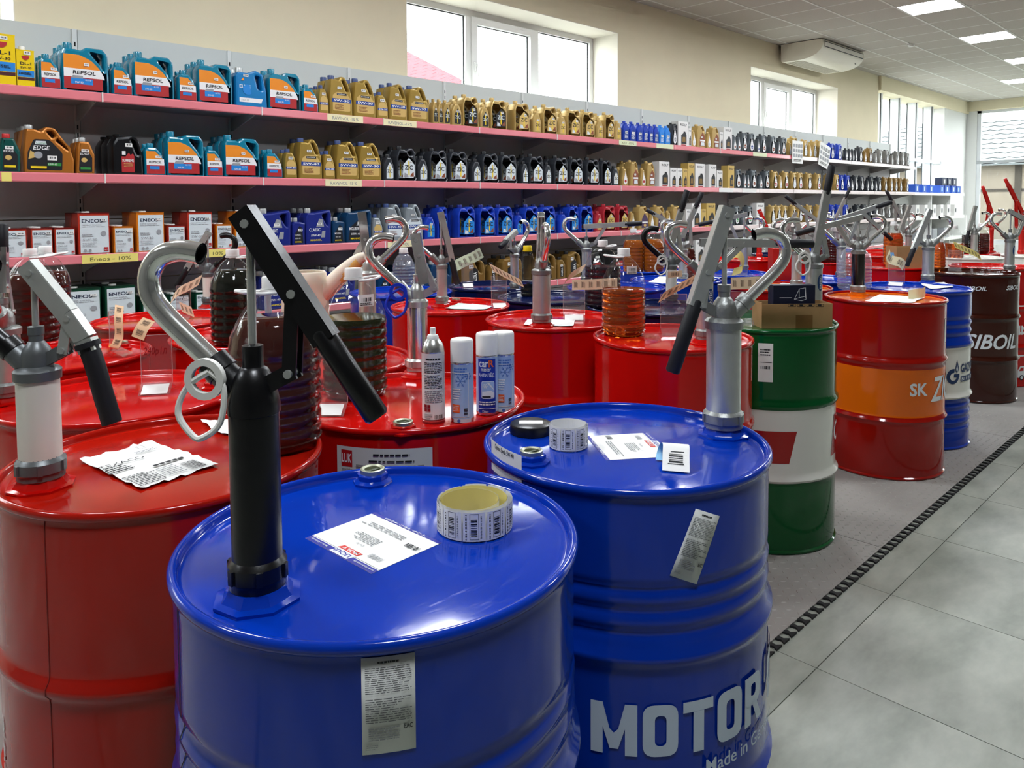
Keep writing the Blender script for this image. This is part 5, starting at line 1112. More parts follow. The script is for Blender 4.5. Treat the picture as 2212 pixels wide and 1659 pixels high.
for nm, bd in (('gold1', GOLD), ('silver1', SILV)):
    kind(nm, .095, .215, .065, [[(0, 0, .01), (.095, 0, .01), (.095, .09, .04), (.078, .155, .03), (.058, .188, .01), (.014, .188, .01), (.006, .15, .03), (0, .08, .03)]], bd, (.036, .188, .017, .026, CAPB), lambda l: (l.poly(fillet([(.014, .03, .008), (.082, .03, .008), (.08, .11, .02), (.06, .135, .02), (.03, .135, .02), (.014, .11, .01)]), LGd), l.rect(.008, .07, .088, .088, LNv), l.text('5W-30', .016, .0735, .011, LW, w=.064, bold=.02), tagp(l, .045, .148, .034, .02)))
# jug with house shaped label
def zic(nm, body, lab2, cap, ft):
    L = lambda l: (l.poly([(.045, .03), (.128, .03), (.14, .045), (.14, .135), (.095, .19), (.05, .135)], lab2), l.rect(.089, .05, .099, .165, LYe), l.text('ZIC', .06, .095, .036, ft, w=.066, bold=.015), l.poly([(.055, .035), (.09, .035), (.08, .06), (.058, .07)], LCy if lab2 is not LCy else LGr), l.poly([(.1, .04), (.132, .04), (.13, .08), (.11, .06)], LBr), l.poly([(.14, .0), (.153, .022), (.153, .034), (.128, .0)], cap if body is not COAL else LGr), tagp(l, .106, .155, .024, .02))
    kind(nm+'4', .155, .285, .11, [[(0, 0, .012), (.155, 0, .02), (.155, .165, .02), (.148, .235, .03), (.128, .272, .02), (.09, .262, .02), (.072, .245, .008), (.066, .258, .006), (.026, .258, .006), (.012, .235, .01), (0, .2, .02)], [(.086, .236, .01), (.12, .248, .012), (.131, .215, .01), (.105, .205, .012)]], body, (.046, .258, .019, .028, cap), L)
    kind(nm+'1', .085, .215, .065, [[(0, 0, .01), (.085, 0, .012), (.085, .12, .04), (.066, .175, .012), (.062, .186, .005), (.024, .186, .005), (.018, .172, .01), (0, .13, .04)]], body, (.043, .186, .017, .026, cap), lambda l: (l.poly([(.02, .02), (.07, .02), (.076, .03), (.076, .095), (.048, .15), (.02, .095)], lab2), l.rect(.044, .03, .051, .12, LYe), l.text('ZIC', .026, .066, .026, ft, w=.044, bold=.015), tagp(l, .05, .125, .024, .016)))
zic('zgold', GOLD2, LBk, GOLD2, LCy); zic('zgolc', GOLD2, LGd, GOLD2, LBk); zic('zcoal', COAL, LCy, CAPK, LBk); zic('zblue', RBLUE, LBl, DBLUE, LBk); zic('zred', CRED, LGd, CRED, LBk)
# blue jugs with notched handle
def man(nm, body, txt):
    kind(nm+'4', .19, .27, .10, [[(0, 0, .012), (.19, 0, .012), (.192, .12, .03), (.196, .22, .02), (.188, .255, .014), (.10, .238, .02), (.064, .232, .01), (.014, .232, .01), (0, .2, .02)], [(.12, .218, .015), (.165, .228, .012), (.17, .13, .012), (.155, .15, .02)]], body, (.036, .232, .022, .034, CAPS), lambda l: (l.poly([(.015, .02), (.15, .02), (.13, .19), (.105, .19), (.03, .12)], LBk if body is TBLU else DBLUE), l.poly([(.075, .13), (.135, .13), (.125, .185), (.1, .19)], LGr), l.poly([(.11, .05), (.14, .05), (.145, .1), (.12, .1)], LGr), l.text(txt, .022, .098, .022, LW, w=.085, bold=.015), l.text('10W-40', .035, .06, .016, LW, w=.07, bold=.01, shear=.2), l.text('MANNOL', .03, .026, .014, LYe, w=.085, bold=.02), tagp(l, .1, .15, .034, .02)))
    kind(nm+'1', .10, .20, .065, [[(0, 0, .01), (.10, 0, .01), (.10, .1, .02), (.104, .16, .01), (.058, .17, .01), (.014, .17, .01), (0, .15, .02)]], body, (.035, .17, .018, .028, CAPS), lambda l: (l.poly([(.01, .015), (.085, .015), (.075, .125), (.055, .14), (.02, .09)], LBk), l.text(txt, .014, .07, .012, LW, w=.05, bold=.01), l.text('10W-40', .02, .045, .01, LW, w=.04), l.text('MANNOL', .016, .02, .01, LYe, w=.052, bold=.02), tagp(l, .06, .11, .034, .018)))
man('mblue', DBLUE, 'CLASSIC'); man('mpetrol', TBLU, 'MOLIBDEN')
# copper jug, small ones, black jug
kind('copper4', .255, .27, .10, [[(0, 0, .015), (.255, 0, .015), (.258, .08, .02), (.235, .155, .03), (.16, .262, .02), (.115, .268, .015), (.092, .24, .01), (.055, .252, .006), (.016, .252, .006), (.01, .2, .03), (0, .12, .04)], [(.112, .245, .01), (.15, .243, .012), (.168, .215, .01), (.145, .205, .01)], [(.172, .205, .01), (.225, .15, .012), (.228, .135, .01), (.165, .188, .01)]], COPPER, (.036, .252, .021, .024, CAPS), lambda l: (l.poly(fillet([(.012, .02, .01), (.19, .02, .01), (.195, .12, .03), (.13, .195, .04), (.05, .195, .02), (.018, .12, .03)]), LBk), l.text('EDGE', .045, .135, .024, LW, w=.085, bold=.015, shear=.2), l.poly([(.055, .165), (.115, .165), (.11, .185), (.06, .185)], LCy), l.text('Castrol', .062, .168, .011, LGn, w=.045), l.poly([(.02, .08), (.08, .1), (.03, .13)], LGd), l.poly([(.07+.022*cos(k*PI/8), .105+.02*sin(k*PI/8)) for k in range(16)], LGr), l.rect(.115, .045, .185, .062, LGn), l.text('10W-60', .12, .048, .012, LW, w=.045), l.rect(.03, .028, .11, .042, LYe), tagp(l, .14, .09, .05, .026)))
def sm(nm, body, cap, l2):
    kind(nm, .092, .215, .065, [[(0, 0, .01), (.092, 0, .01), (.095, .12, .03), (.07, .19, .02), (.06, .194, .006), (.018, .194, .006), (.008, .15, .03)]], body, (.038, .194, .018, .024, cap), lambda l: (l.poly(fillet([(.012, .015, .01), (.078, .015, .01), (.08, .1, .02), (.055, .15, .03), (.02, .14, .02)]), LBk), l.poly([(.04+.015*cos(k*PI/6), .085+.014*sin(k*PI/6)) for k in range(12)], LGd), l.rect(.02, .03, .07, .042, l2), l.text('EDGE', .02, .115, .012, LW, w=.045, bold=.01), tagp(l, .045, .14, .036, .018)))
sm('copper1', COPPER, CAPS, LGn); sm('green1', GRN, CAPR, LYe)
kind('black4', .225, .255, .12, [[(0, 0, .02), (.225, 0, .02), (.222, .12, .03), (.2, .21, .03), (.15, .245, .03), (.085, .238, .02), (.03, .232, .02), (.0, .19, .04)], [(.135, .222, .012), (.165, .215, .012), (.195, .13, .012), (.178, .13, .015)]], BLK, (.055, .236, .03, .016, BLK), lambda l: (l.poly([(.06, .02), (.155, .02), (.155, .115), (.06, .115)], LR), l.poly([(.09, .115), (.155, .115), (.145, .135), (.125, .125), (.115, .14), (.1, .125)], LR), l.text('SUPREME', .066, .082, .018, LW, w=.084, bold=.015), l.lines(.075, .05, .14, .075, 3, LGd, .2, .4, 2), l.rect(.064, .125, .09, .148, LW), tagp(l, .115, .185, .05, .022)), bev=.018)
kind('brown4', .20, .27, .11, [[(0, 0, .015), (.2, 0, .015), (.2, .14, .03), (.188, .225, .05), (.12, .262, .04), (.062, .235, .01), (.014, .235, .01), (0, .2, .02)], [(.10, .235, .02), (.155, .225, .03), (.17, .12, .015), (.145, .14, .03)]], BRNZ, (.038, .235, .021, .03, CAPK), lambda l: (l.poly([(.05, .02), (.14, .02), (.13, .16), (.1, .18), (.05, .15)], LBk), l.text('VALERA', .12, .03, .03, LW, w=.11, bold=.02, rot=PI/2), tagp(l, .07, .19, .04, .03)))
kind('brown1', .095, .215, .065, [[(0, 0, .01), (.095, 0, .01), (.095, .13, .04), (.062, .188, .01), (.02, .188, .01), (0, .14, .04)]], BRNZ, (.041, .188, .018, .025, CAPK), lambda l: (l.rect(.03, .02, .065, .12, LBk), l.text('VALERA', .058, .026, .018, LW, w=.085, bold=.02, rot=PI/2), tagp(l, .045, .13, .03, .02)))
# drop label bottles
def drop(nm, body, ring, cap):
    def L4(l):
        pts = [(.065, .225), (.072, .19), (.095, .13), (.108, .085), (.1, .04), (.075, .022), (.05, .03), (.04, .06), (.045, .11), (.058, .17)]; l.poly(pts, LW); l.poly([(.074+.022*cos(k*PI/7), .072+.026*sin(k*PI/7)) for k in range(14)], ring); l.rect(.058, .064, .09, .07, LW); l.rect(.056, .112, .088, .117, LGr); l.poly([(.066+.006*cos(k*PI/4), .15+.009*sin(k*PI/4)) for k in range(8)], LGr)
    kind(nm+'4', .13, .265, .09, [[(.01, 0, .012), (.13, 0, .012), (.13, .1, .03), (.116, .16, .03), (.122, .235, .02), (.098, .258, .012), (.07, .238, .01), (.06, .243, .005), (.022, .243, .005), (.02, .17, .04), (.004, .1, .03)], [(.085, .225, .008), (.1, .23, .008), (.1, .19, .008)]], body, (.041, .243, .017, .022, cap), L4)
    kind(nm+'1', .08, .205, .06, [[(.006, 0, .01), (.08, 0, .01), (.08, .08, .03), (.06, .15, .03), (.055, .185, .005), (.022, .185, .005), (.018, .14, .03), (.002, .07, .03)]], body, (.038, .185, .015, .02, cap), lambda l: (l.poly([(.042, .165), (.048, .13), (.068, .08), (.066, .035), (.045, .018), (.026, .03), (.024, .07), (.036, .12)], LW), l.poly([(.046+.014*cos(k*PI/6), .055+.016*sin(k*PI/6)) for k in range(12)], ring)))
drop('dgrey', GRYP, LBr, CAPK); drop('dgreyb', GRYP, LNv, CAPK); drop('dgreen', GRYP, LGn, CAPK); drop('dgold', GOLD2, LCy, GOLD2); drop('dred', GOLD2, LR, GOLD2); drop('dblue', RBLUE, LNv, RBLUE); drop('dcoal', COAL, LGr, CAPK); drop('dmetal', MGRY, LGr, CAPK); drop('dbronze', BRNZ, LGr, BRNZ)
# copper gold jugs with curved shield label, and narrow blue house bottles
kind('shield4', .145, .29, .10, [[(0, 0, .012), (.145, 0, .012), (.146, .15, .03), (.128, .225, .03), (.095, .275, .012), (.06, .26, .006), (.02, .26, .006), (.006, .2, .03)], [(.075, .245, .008), (.09, .25, .008), (.115, .205, .01), (.1, .2, .01)]], GOLD2, (.04, .26, .019, .024, GOLD2), lambda l: (l.poly([(.04, .02), (.135, .02), (.135, .14), (.09, .19), (.045, .12)], LBr), l.rect(.05, .08, .13, .1, LW), l.poly([(.06, .03), (.125, .03), (.12, .07), (.065, .07)], LCy), tagp(l, .08, .13, .03, .02)))
kind('violet4', .145, .28, .10, [[(0, 0, .012), (.145, 0, .012), (.146, .15, .03), (.135, .225, .03), (.1, .265, .015), (.062, .25, .006), (.02, .25, .006), (0, .2, .03)], [(.075, .235, .008), (.1, .24, .01), (.118, .195, .01), (.095, .2, .01)]], GOLD2, (.04, .25, .019, .024, GOLD2), lambda l: (l.poly([(.04, .02), (.135, .02), (.135, .12), (.085, .185), (.045, .12)], mat('label_violet', '4a3558', .5)), l.rect(.05, .075, .13, .09, LW), l.poly([(.09+.02*cos(k*PI/6), .05+.016*sin(k*PI/6)) for k in range(12)], LGd)))
kind('house1', .085, .215, .065, [[(0, 0, .008), (.085, 0, .008), (.085, .14, .01), (.06, .185, .008), (.058, .198, .004), (.026, .198, .004), (.024, .185, .008), (0, .14, .01)]], RBLUE, (.042, .198, .017, .02, RBLUE), lambda l: (l.poly([(.012, .02), (.073, .02), (.073, .1), (.05, .135), (.012, .1)], LNv), l.lines(.018, .03, .068, .075, 4, LW, .2, .5, 3), tagp(l, .045, .095, .04, .026)))
kind('house1l', .085, .215, .065, [[(0, 0, .008), (.085, 0, .008), (.085, .14, .01), (.06, .185, .008), (.058, .198, .004), (.026, .198, .004), (.024, .185, .008), (0, .14, .01)]], LBLU, (.042, .198, .017, .02, LBLU), lambda l: (l.poly([(.012, .02), (.073, .02), (.073, .1), (.05, .135), (.012, .1)], LBl), l.lines(.018, .03, .068, .075, 4, LW, .2, .5, 3), tagp(l, .045, .095, .04, .026)))
# tins and cartons
def boxkind(name, w_, h, d, m, lab, top=None, cap=None, rim=True):
    q = MB(); q.box(0, w_, -d/2, d/2, .004, h-.004, m)
    if rim: q.box(-.001, w_+.001, -d/2-.001, d/2+.001, h-.006, h, top or m); q.box(-.001, w_+.001, -d/2-.001, d/2+.001, 0, .006, top or m)
    else: q.box(0, w_, -d/2, d/2, 0, .004, m); q.box(0, w_, -d/2, d/2, h-.004, h, m)
    l = LB(.0005); lab(l); C_[name] = dict(w=w_, h=h, d=d, body=q.mesh('body', smooth=False), cap=cap, label=l.mesh('label'))
def eneos(name, w_, h, d, m, line, grade, code=True):
    def f(l):
        l.rect(w_*.06, h*.04, w_*.97, h*.93, LCy); l.text('ENEOS', w_*.12, h*.76, h*.085, mat('eneos_navy', '16233f', .5), w=w_*.66, bold=.02); l.text(line, w_*.12, h*.69, h*.03, LGr, w=w_*.62); l.lines(w_*.12, h*.65, w_*.85, h*.68, 1, LGr, .1, .4, 2); l.poly([(w_*.8+w_*.09*cos(k*PI/8), h*.5+w_*.09*sin(k*PI/8)) for k in range(16)], LGr); l.lines(w_*.12, h*.42, w_*.5, h*.5, 2, LGr, .3, .4, 3); l.text(grade, w_*.14, h*.33, h*.055, LGr, w=w_*.45); l.lines(w_*.12, h*.18, w_*.6, h*.3, 3, LCy if False else LGr, .4, .25, 4); l.rect(w_*.8, h*.08, w_*.94, h*.17, LR); l.text('ENEOS', w_*.81, h*.1, h*.02, LW, w=w_*.11)
        for k in (0, 1): l.poly([(w_*(.2+.15*k)+w_*.05*cos(j*PI/6), h*.1+w_*.05*sin(j*PI/6)) for j in range(12)], LGr)
        tagp(l, w_*.8, h*.82, .03, .014)
    boxkind(name, w_, h, d, m, f, top=mat('tin_rim_'+name[:2], '7d1f1c' if m.name.startswith('tin_red') else ('c96a14' if 'orange' in m.name else '173c2c'), .35, metal=.4), cap=None)
TRED = mat('tin_red', 'c23a26', .3, metal=.2); TORG = mat('tin_orange', 'e8831c', .3, metal=.2); TGRN = mat('tin_green', '0c4a33', .3, metal=.2); TYEL = mat('tin_yellow', 'f2cf12', .35)
for k, m_, ln_ in (('er', TRED, 'PREMIUM TOURING'), ('eo', TORG, 'SUPER GASOLINE'), ('eg', TGRN, 'SUPER DIESEL')):
    eneos(k+'4', .175, .25, .13, m_, ln_, '5W-30'); eneos(k+'1', .115, .165, .075, m_, ln_, '5W-30')
def idem(name, w_, h, d):
    boxkind(name, w_, h, d, TYEL, lambda l: (l.rect(w_*.02, h*.28, w_*.98, h*.46, LBl), l.rect(w_*.02, h*.2, w_*.98, h*.27, mat('label_maroon', '4a1c1c', .5)), l.text('DL-1', w_*.2, h*.6, h*.075, LBk, w=w_*.62, bold=.02), l.text('5W-30', w_*.2, h*.5, h*.055, LBk, w=w_*.62, bold=.01), l.text('DIESEL', w_*.1, h*.345, h*.06, LBk, w=w_*.72, bold=.02), l.poly([(w_*.5+w_*.22*cos(k*PI/8), h*.84+w_*.22*sin(k*PI/8)) for k in range(8, 17)], LR), tagp(l, w_*.6, h*.92, .04, .02)), top=TYEL, cap=(w_*.4, h, .02, .022, WHITEP) if name == 'yel1' else None)
idem('yel4', .145, .285, .10); idem('yel1', .105, .21, .07)
def rolf(name, w_, h, d, m, mini=False):
    boxkind(name, w_, h, d, m, lambda l: (l.text('ROLF', w_*.22, h*.82, h*.09, LBk, w=w_*.66, bold=.02), l.poly([(w_*.3, h*.1), (w_*.85, h*.1), (w_*.85, h*.45), (w_*.72, h*.6), (w_*.55, h*.6), (w_*.5, h*.52), (w_*.3, h*.45)], LBk), l.poly([(w_*.4, h*.18), (w_*.75, h*.18), (w_*.72, h*.38), (w_*.45, h*.38)], BRNZ), l.rect(w_*.3, h*.04, w_*.8, h*.075, LR)), rim=False)
CW = mat('carton_white', 'e9e7e2', .6); CG = mat('carton_gold', 'cfae5e', .5); CBu = mat('carton_blue', '1f4fb0', .5); CNv = mat('carton_navy', '1c2742', .5); CGy = mat('carton_grey', '9fa2a6', .6)
rolf('rolfw4', .16, .29, .1, CW); rolf('rolfw1', .1, .22, .07, CW); rolf('rolfg4', .16, .29, .1, CG); rolf('rolfg1', .1, .22, .07, CG)
boxkind('cblue', .2, .16, .14, CBu, lambda l: (l.rect(.05, .03, .15, .13, LBl), l.rect(.08, .04, .12, .12, LW)), rim=False); boxkind('cnavy', .2, .16, .14, CNv, lambda l: (l.rect(.06, .03, .14, .13, LGr), l.rect(.09, .05, .12, .12, LW)), rim=False)
boxkind('cwhite', .13, .24, .1, CW, lambda l: (l.rect(.03, .07, .1, .17, LGr), l.rect(.045, .09, .085, .15, LBk)), rim=False); boxkind('cgrey', .24, .2, .12, CGy, lambda l: l.lines(.02, .03, .22, .18, 6, LGr, .1, .5, 2), rim=False)
DESC = dict(teal4=('large teal jug with orange and white label', 'jug'), teal1=('small teal bottle with orange and white label', 'bottle'), azure4=('plain azure blue jug with silver cap', 'jug'), gold4=('tall gold jug with blue band', 'jug'), gold4b=('tall gold jug with blue band', 'jug'), gold1=('small gold bottle with blue band', 'bottle'), silver4=('tall silver jug with blue band', 'jug'), silver1=('small silver bottle with blue band', 'bottle'),
    zgold4=('pale gold jug with house shaped label', 'jug'), zgold1=('small pale gold bottle with house shaped label', 'bottle'), zgolc4=('pale gold jug with house shaped label', 'jug'), zgolc1=('small pale gold bottle with house shaped label', 'bottle'), zcoal4=('black jug with house shaped label', 'jug'), zcoal1=('small black bottle with house shaped label', 'bottle'), zblue4=('royal blue jug with house shaped label', 'jug'), zblue1=('small royal blue bottle with house shaped label', 'bottle'), zred4=('crimson jug with house shaped label', 'jug'), zred1=('small crimson bottle with house shaped label', 'bottle'),
    mblue4=('deep blue jug with silver cap', 'jug'), mblue1=('small deep blue bottle with silver cap', 'bottle'), mpetrol4=('petrol blue jug with silver cap', 'jug'), mpetrol1=('small petrol blue bottle with silver cap', 'bottle'), copper4=('wide copper jug with black label', 'jug'), copper1=('small copper bottle with black label', 'bottle'), green1=('small dark green bottle with red cap', 'bottle'), black4=('black jug with red shield label', 'jug'), brown4=('bronze jug with upright white lettering', 'jug'), brown1=('small bronze bottle with upright lettering', 'bottle'),
    shield4=('pale gold jug with brown shield label', 'jug'), violet4=('pale gold jug with violet label', 'jug'), house1=('narrow royal blue bottle', 'bottle'), house1l=('narrow light blue bottle', 'bottle'), er4=('large red tin with white front', 'tin'), er1=('small red tin with white front', 'tin'), eo4=('large orange tin with white front', 'tin'), eo1=('small orange tin with white front', 'tin'), eg4=('large green tin with white front', 'tin'), eg1=('small green tin with white front', 'tin'), yel4=('large yellow tin', 'tin'), yel1=('small yellow tin with white cap', 'tin'),
    rolfw4=('large white carton with black bottle picture', 'carton'), rolfw1=('small white carton with black bottle picture', 'carton'), rolfg4=('large gold carton with black bottle picture', 'carton'), rolfg1=('small gold carton with black bottle picture', 'carton'), cblue=('blue carton', 'carton'), cnavy=('navy carton', 'carton'), cwhite=('white filter carton', 'carton'), cgrey=('grey carton', 'carton'))
for nm, cl in (('dgrey', 'slate grey'), ('dgreyb', 'blue ringed grey'), ('dgreen', 'green ringed grey'), ('dgold', 'pale gold'), ('dred', 'red ringed gold'), ('dblue', 'royal blue'), ('dcoal', 'black'), ('dmetal', 'metallic grey'), ('dbronze', 'bronze')):
    DESC[nm+'4'] = ('%s jug with drop label' % cl, 'jug'); DESC[nm+'1'] = ('small %s bottle with drop label' % cl, 'bottle')
SHN = ['top shelf', 'second shelf', 'third shelf', 'fourth shelf']; CT = {}
def put(kd, X, Y, sh, sx=1., lab=None, group=None, parts=True, rz=0, z=None, yscale=1.):
    k = C_[kd]; z = (ZS[sh] if z is None else z)+.0006; nm = {'jug': 'oil_jug', 'bottle': 'oil_bottle', 'tin': 'oil_tin', 'carton': 'carton'}[DESC[kd][1]]
    t = thing(nm, lab, DESC[kd][1], (X, Y, z), rz, group); t.scale = (sx, 1, yscale)
    obj('body', k['body'], t); obj('label', k['label'], t, (0, -k['d']/2-.0006, 0))
    if k['cap'] and parts: c = k['cap']; obj('cap', capmesh(c[2], c[3], c[4]), t, (c[0], 0, c[1]))
    elif 'e' == kd[0] and kd[1] in 'rog':
        if 'lid' not in C_: q = MB(); q.lathe([(.022, 0), (.022, .006), (.018, .008), (0, .008)], WHITEP, 16); C_['lid'] = q.mesh('cap')
        obj('cap', C_['lid'], t, (k['w']*.35, 0, k['h'])); q = None
    return t
LASTX = {}
def row(sh, items, Yf=4.985, behind=True, z=None):
    """items: (kind, px0, px1[, n_behind]) left and right edge of the front face in the photograph"""
    for it in items:
        kd, p0, p1 = it[:3]; nb = it[3] if len(it) > 3 else (1 if p0 < 1330 and behind else 0); k = C_[kd]; ph = 300 if sh == 0 else (390 if sh == 1 else 480)
        X0 = atY(p0, ph, Yf).x; X1 = atY(p1, ph, Yf).x
        if X0 < LASTX.get(sh, -9)+.003: X0 = LASTX[sh]+.003
        sx = (X1-X0)/k['w']
        if kd[-1] in '14' and (kd[:2] in ('ze', 'zg', 'zc', 'zb', 'zr')): pass
        sx = max(.62, min(1.3, sx)); LASTX[sh] = X0+sx*k['w']; key = (sh, DESC[kd][0]); CT[key] = CT.get(key, 0)+1; n = CT[key]
        put(kd, X0, Yf+k['d']/2, sh, sx, '%s, %s from left on %s' % (DESC[kd][0], ordw(n), SHN[sh]), '%s on the %s' % (DESC[kd][0]+'s', SHN[sh]), z=z)
        for b in range(nb):
            Y = Yf+k['d']/2+(b+1)*(k['d']+.006)
            if Y+k['d']/2 > YBK-.02: break
            put(kd, X0+.002*(b % 2), Y, sh, sx, '%s, %s behind the %s on %s' % (DESC[kd][0], ['one place', 'two places', 'three places', 'four places'][b], ordw(n), SHN[sh]), '%s on the %s' % (DESC[kd][0]+'s', SHN[sh]), z=z)
row(0, [('yel4', -22, 40), ('yel1', 42, 80), ('teal1', 92, 138, 2), ('teal4', 140, 240, 2), ('teal1', 248, 291, 2), ('teal4', 294, 380, 2), ('teal1', 389, 430), ('teal4', 432, 505, 2), ('azure4', 512, 580), ('teal4', 584, 652, 1), ('teal1', 656, 690), ('gold1', 688, 712, 2), ('gold4', 714, 763, 1), ('gold4', 766, 813, 1), ('gold1', 815, 840, 2), ('gold4', 842, 881), ('gold4', 884, 927),
    ('zgold1', 936, 945, 2), ('zgold1', 946, 956, 2), ('zgold1', 957, 974, 2), ('zgold1', 977, 999, 2), ('zgold4', 1001, 1035), ('zgold1', 1038, 1058), ('zgold4', 1061, 1099), ('zgolc4', 1112, 1150), ('zgolc1', 1152, 1172), ('zgolc4', 1174, 1206), ('zgolc1', 1207, 1225), ('zgolc4', 1226, 1257), ('zgolc4', 1258, 1287), ('zgolc1', 1289, 1306), ('zgolc4', 1307, 1328), ('zgolc1', 1329, 1346),
    ('house1', 1347, 1359), ('house1', 1361, 1376), ('house1', 1377, 1389), ('house1', 1390, 1401), ('house1', 1402, 1412), ('house1', 1413, 1424), ('house1l', 1425, 1436), ('house1l', 1437, 1449), ('dcoal4', 1451, 1464), ('rolfw4', 1465, 1486), ('rolfw1', 1487, 1493), ('dgold1', 1494, 1505), ('shield4', 1506, 1526), ('dgold1', 1527, 1537), ('shield4', 1538, 1554), ('rolfw1', 1555, 1562), ('rolfw4', 1563, 1582),
    ('dgrey1', 1583, 1592), ('dgrey1', 1593, 1601), ('dgrey4', 1602, 1616), ('dgreyb4', 1617, 1635), ('dgreyb1', 1636, 1642), ('dgrey4', 1644, 1662), ('dgrey4', 1664, 1680), ('dgrey1', 1681, 1686), ('dgrey4', 1687, 1703), ('dgold1', 1704, 1711), ('shield4', 1712, 1733), ('dgold4', 1735, 1747), ('dgold1', 1748, 1755), ('dgold4', 1756, 1766), ('shield4', 1768, 1784), ('dblue1', 1785, 1792), ('dblue4', 1794, 1809), ('dblue4', 1810, 1825),
    ('dcoal1', 1827, 1834), ('dcoal1', 1835, 1841), ('dcoal1', 1842, 1847), ('dcoal1', 1848, 1854), ('dcoal4', 1856, 1866), ('dbronze1', 1868, 1876), ('dbronze4', 1877, 1890), ('dmetal1', 1891, 1898), ('dmetal4', 1900, 1912), ('dmetal4', 1914, 1926), ('dmetal1', 1927, 1935), ('dmetal4', 1937, 1948), ('dmetal4', 1949, 1958), ('dmetal4', 1959, 1968)])
row(1, [('green1', 0, 46, 0), ('copper4', 54, 162, 2), ('copper1', 166, 206, 2), ('black4', 246, 312, 2), ('teal1', 315, 360, 1), ('teal4', 363, 443, 2), ('teal1', 447, 484, 2), ('teal4', 487, 563, 2), ('teal1', 576, 612, 1), ('gold1', 616, 643, 1), ('gold4b', 647, 697), ('gold1', 700, 725), ('gold4', 728, 776, 1), ('gold4', 778, 825),
    ('zcoal1', 830, 852), ('zcoal4', 858, 900), ('zcoal1', 903, 925), ('zcoal4', 929, 967), ('zcoal4', 972, 1017), ('zcoal1', 1020, 1040), ('zcoal4', 1043, 1078), ('zcoal4', 1083, 1125), ('zcoal1', 1127, 1142), ('zcoal4', 1144, 1175), ('zcoal1', 1177, 1192), ('zcoal4', 1198, 1230), ('zcoal4', 1232, 1265), ('zcoal4', 1268, 1298), ('zcoal4', 1300, 1321), ('zcoal1', 1323, 1338),
    ('dred1', 1344, 1360, 1), ('shield4', 1362, 1380, 1), ('dred1', 1384, 1396), ('shield4', 1398, 1415), ('rolfw4', 1424, 1446), ('rolfw1', 1448, 1462), ('rolfw1', 1463, 1474), ('rolfg1', 1475, 1485), ('rolfg4', 1486, 1500), ('rolfw4', 1502, 1524), ('rolfw4', 1532, 1547), ('rolfw1', 1549, 1563), ('rolfg4', 1573, 1586),
    ('dgrey4', 1588, 1604), ('dgrey1', 1606, 1613), ('dgrey1', 1614, 1620), ('dgrey4', 1622, 1638), ('dgrey1', 1640, 1649), ('dgrey4', 1651, 1667), ('dred4', 1669, 1682), ('dgold1', 1684, 1690), ('dred4', 1693, 1710), ('dgold4', 1711, 1722), ('dred4', 1724, 1742), ('dgold4', 1744, 1762), ('dred4', 1764, 1783), ('dred4', 1788, 1803), ('dred4', 1804, 1813), ('dblue4', 1815, 1826), ('dblue4', 1828, 1838),
    ('dcoal1', 1839, 1845), ('dcoal4', 1846, 1858), ('dcoal4', 1859, 1871), ('dcoal1', 1873, 1879), ('dcoal4', 1880, 1889), ('dcoal1', 1891, 1896), ('dcoal4', 1897, 1908), ('dbronze4', 1910, 1922), ('dbronze4', 1923, 1932), ('dbronze4', 1933, 1942), ('dbronze4', 1943, 1953), ('dbronze4', 1957, 1968)])
row(2, [('er1', -12, 60, 1), ('er1', 66, 112, 2), ('er1', 117, 161, 2), ('er4', 168, 236, 2), ('eo1', 245, 287, 2), ('eo4', 295, 354, 2), ('er1', 362, 399, 2), ('er4', 405, 458, 2), ('eo1', 467, 500, 2), ('eo4', 507, 556, 2), ('mblue4', 562, 628, 3), ('mblue1', 632, 659, 1), ('mblue4', 661, 715, 2), ('mpetrol1', 719, 745, 1), ('mpetrol4', 748, 802, 1), ('silver1', 805, 828, 1), ('silver4', 834, 872, 2), ('silver4', 876, 914, 1),
    ('zblue1', 918, 944), ('zblue4', 946, 968), ('zblue4', 990, 1033), ('zblue4', 1036, 1071), ('zblue4', 1074, 1110), ('zblue1', 1114, 1131), ('zblue4', 1134, 1165), ('zblue4', 1170, 1205), ('zblue1', 1209, 1227), ('zblue4', 1229, 1251), ('zblue4', 1254, 1284), ('zred1', 1287, 1302), ('zred4', 1304, 1333), ('zred4', 1336, 1358), ('dgold1', 1361, 1378), ('violet4', 1380, 1401), ('dgold1', 1403, 1414), ('violet4', 1416, 1438), ('dgold1', 1440, 1451), ('violet4', 1454, 1472),
    ('rolfw1', 1482, 1492), ('rolfw4', 1494, 1514), ('rolfg1', 1515, 1525), ('rolfg4', 1526, 1545), ('dgrey4', 1554, 1575), ('dgreen1', 1577, 1583), ('dgreen4', 1585, 1602), ('dgreen1', 1603, 1611), ('dgreen4', 1613, 1630), ('rolfw4', 1634, 1656), ('dgold4', 1664, 1676), ('dgold4', 1677, 1689), ('dgold4', 1690, 1703), ('dgold4', 1710, 1722), ('dgold4', 1724, 1738), ('dgold4', 1745, 1760), ('dgold4', 1766, 1778), ('dgold4', 1781, 1792), ('dblue4', 1794, 1804), ('dblue4', 1808, 1822), ('dblue4', 1824, 1836),
    ('dcoal1', 1838, 1846), ('dcoal4', 1850, 1862), ('dcoal4', 1864, 1876), ('dcoal1', 1879, 1888), ('dcoal4', 1890, 1902), ('dmetal4', 1904, 1915), ('dmetal4', 1917, 1928), ('dmetal4', 1930, 1940), ('dmetal4', 1943, 1954), ('dmetal4', 1957, 1968)])
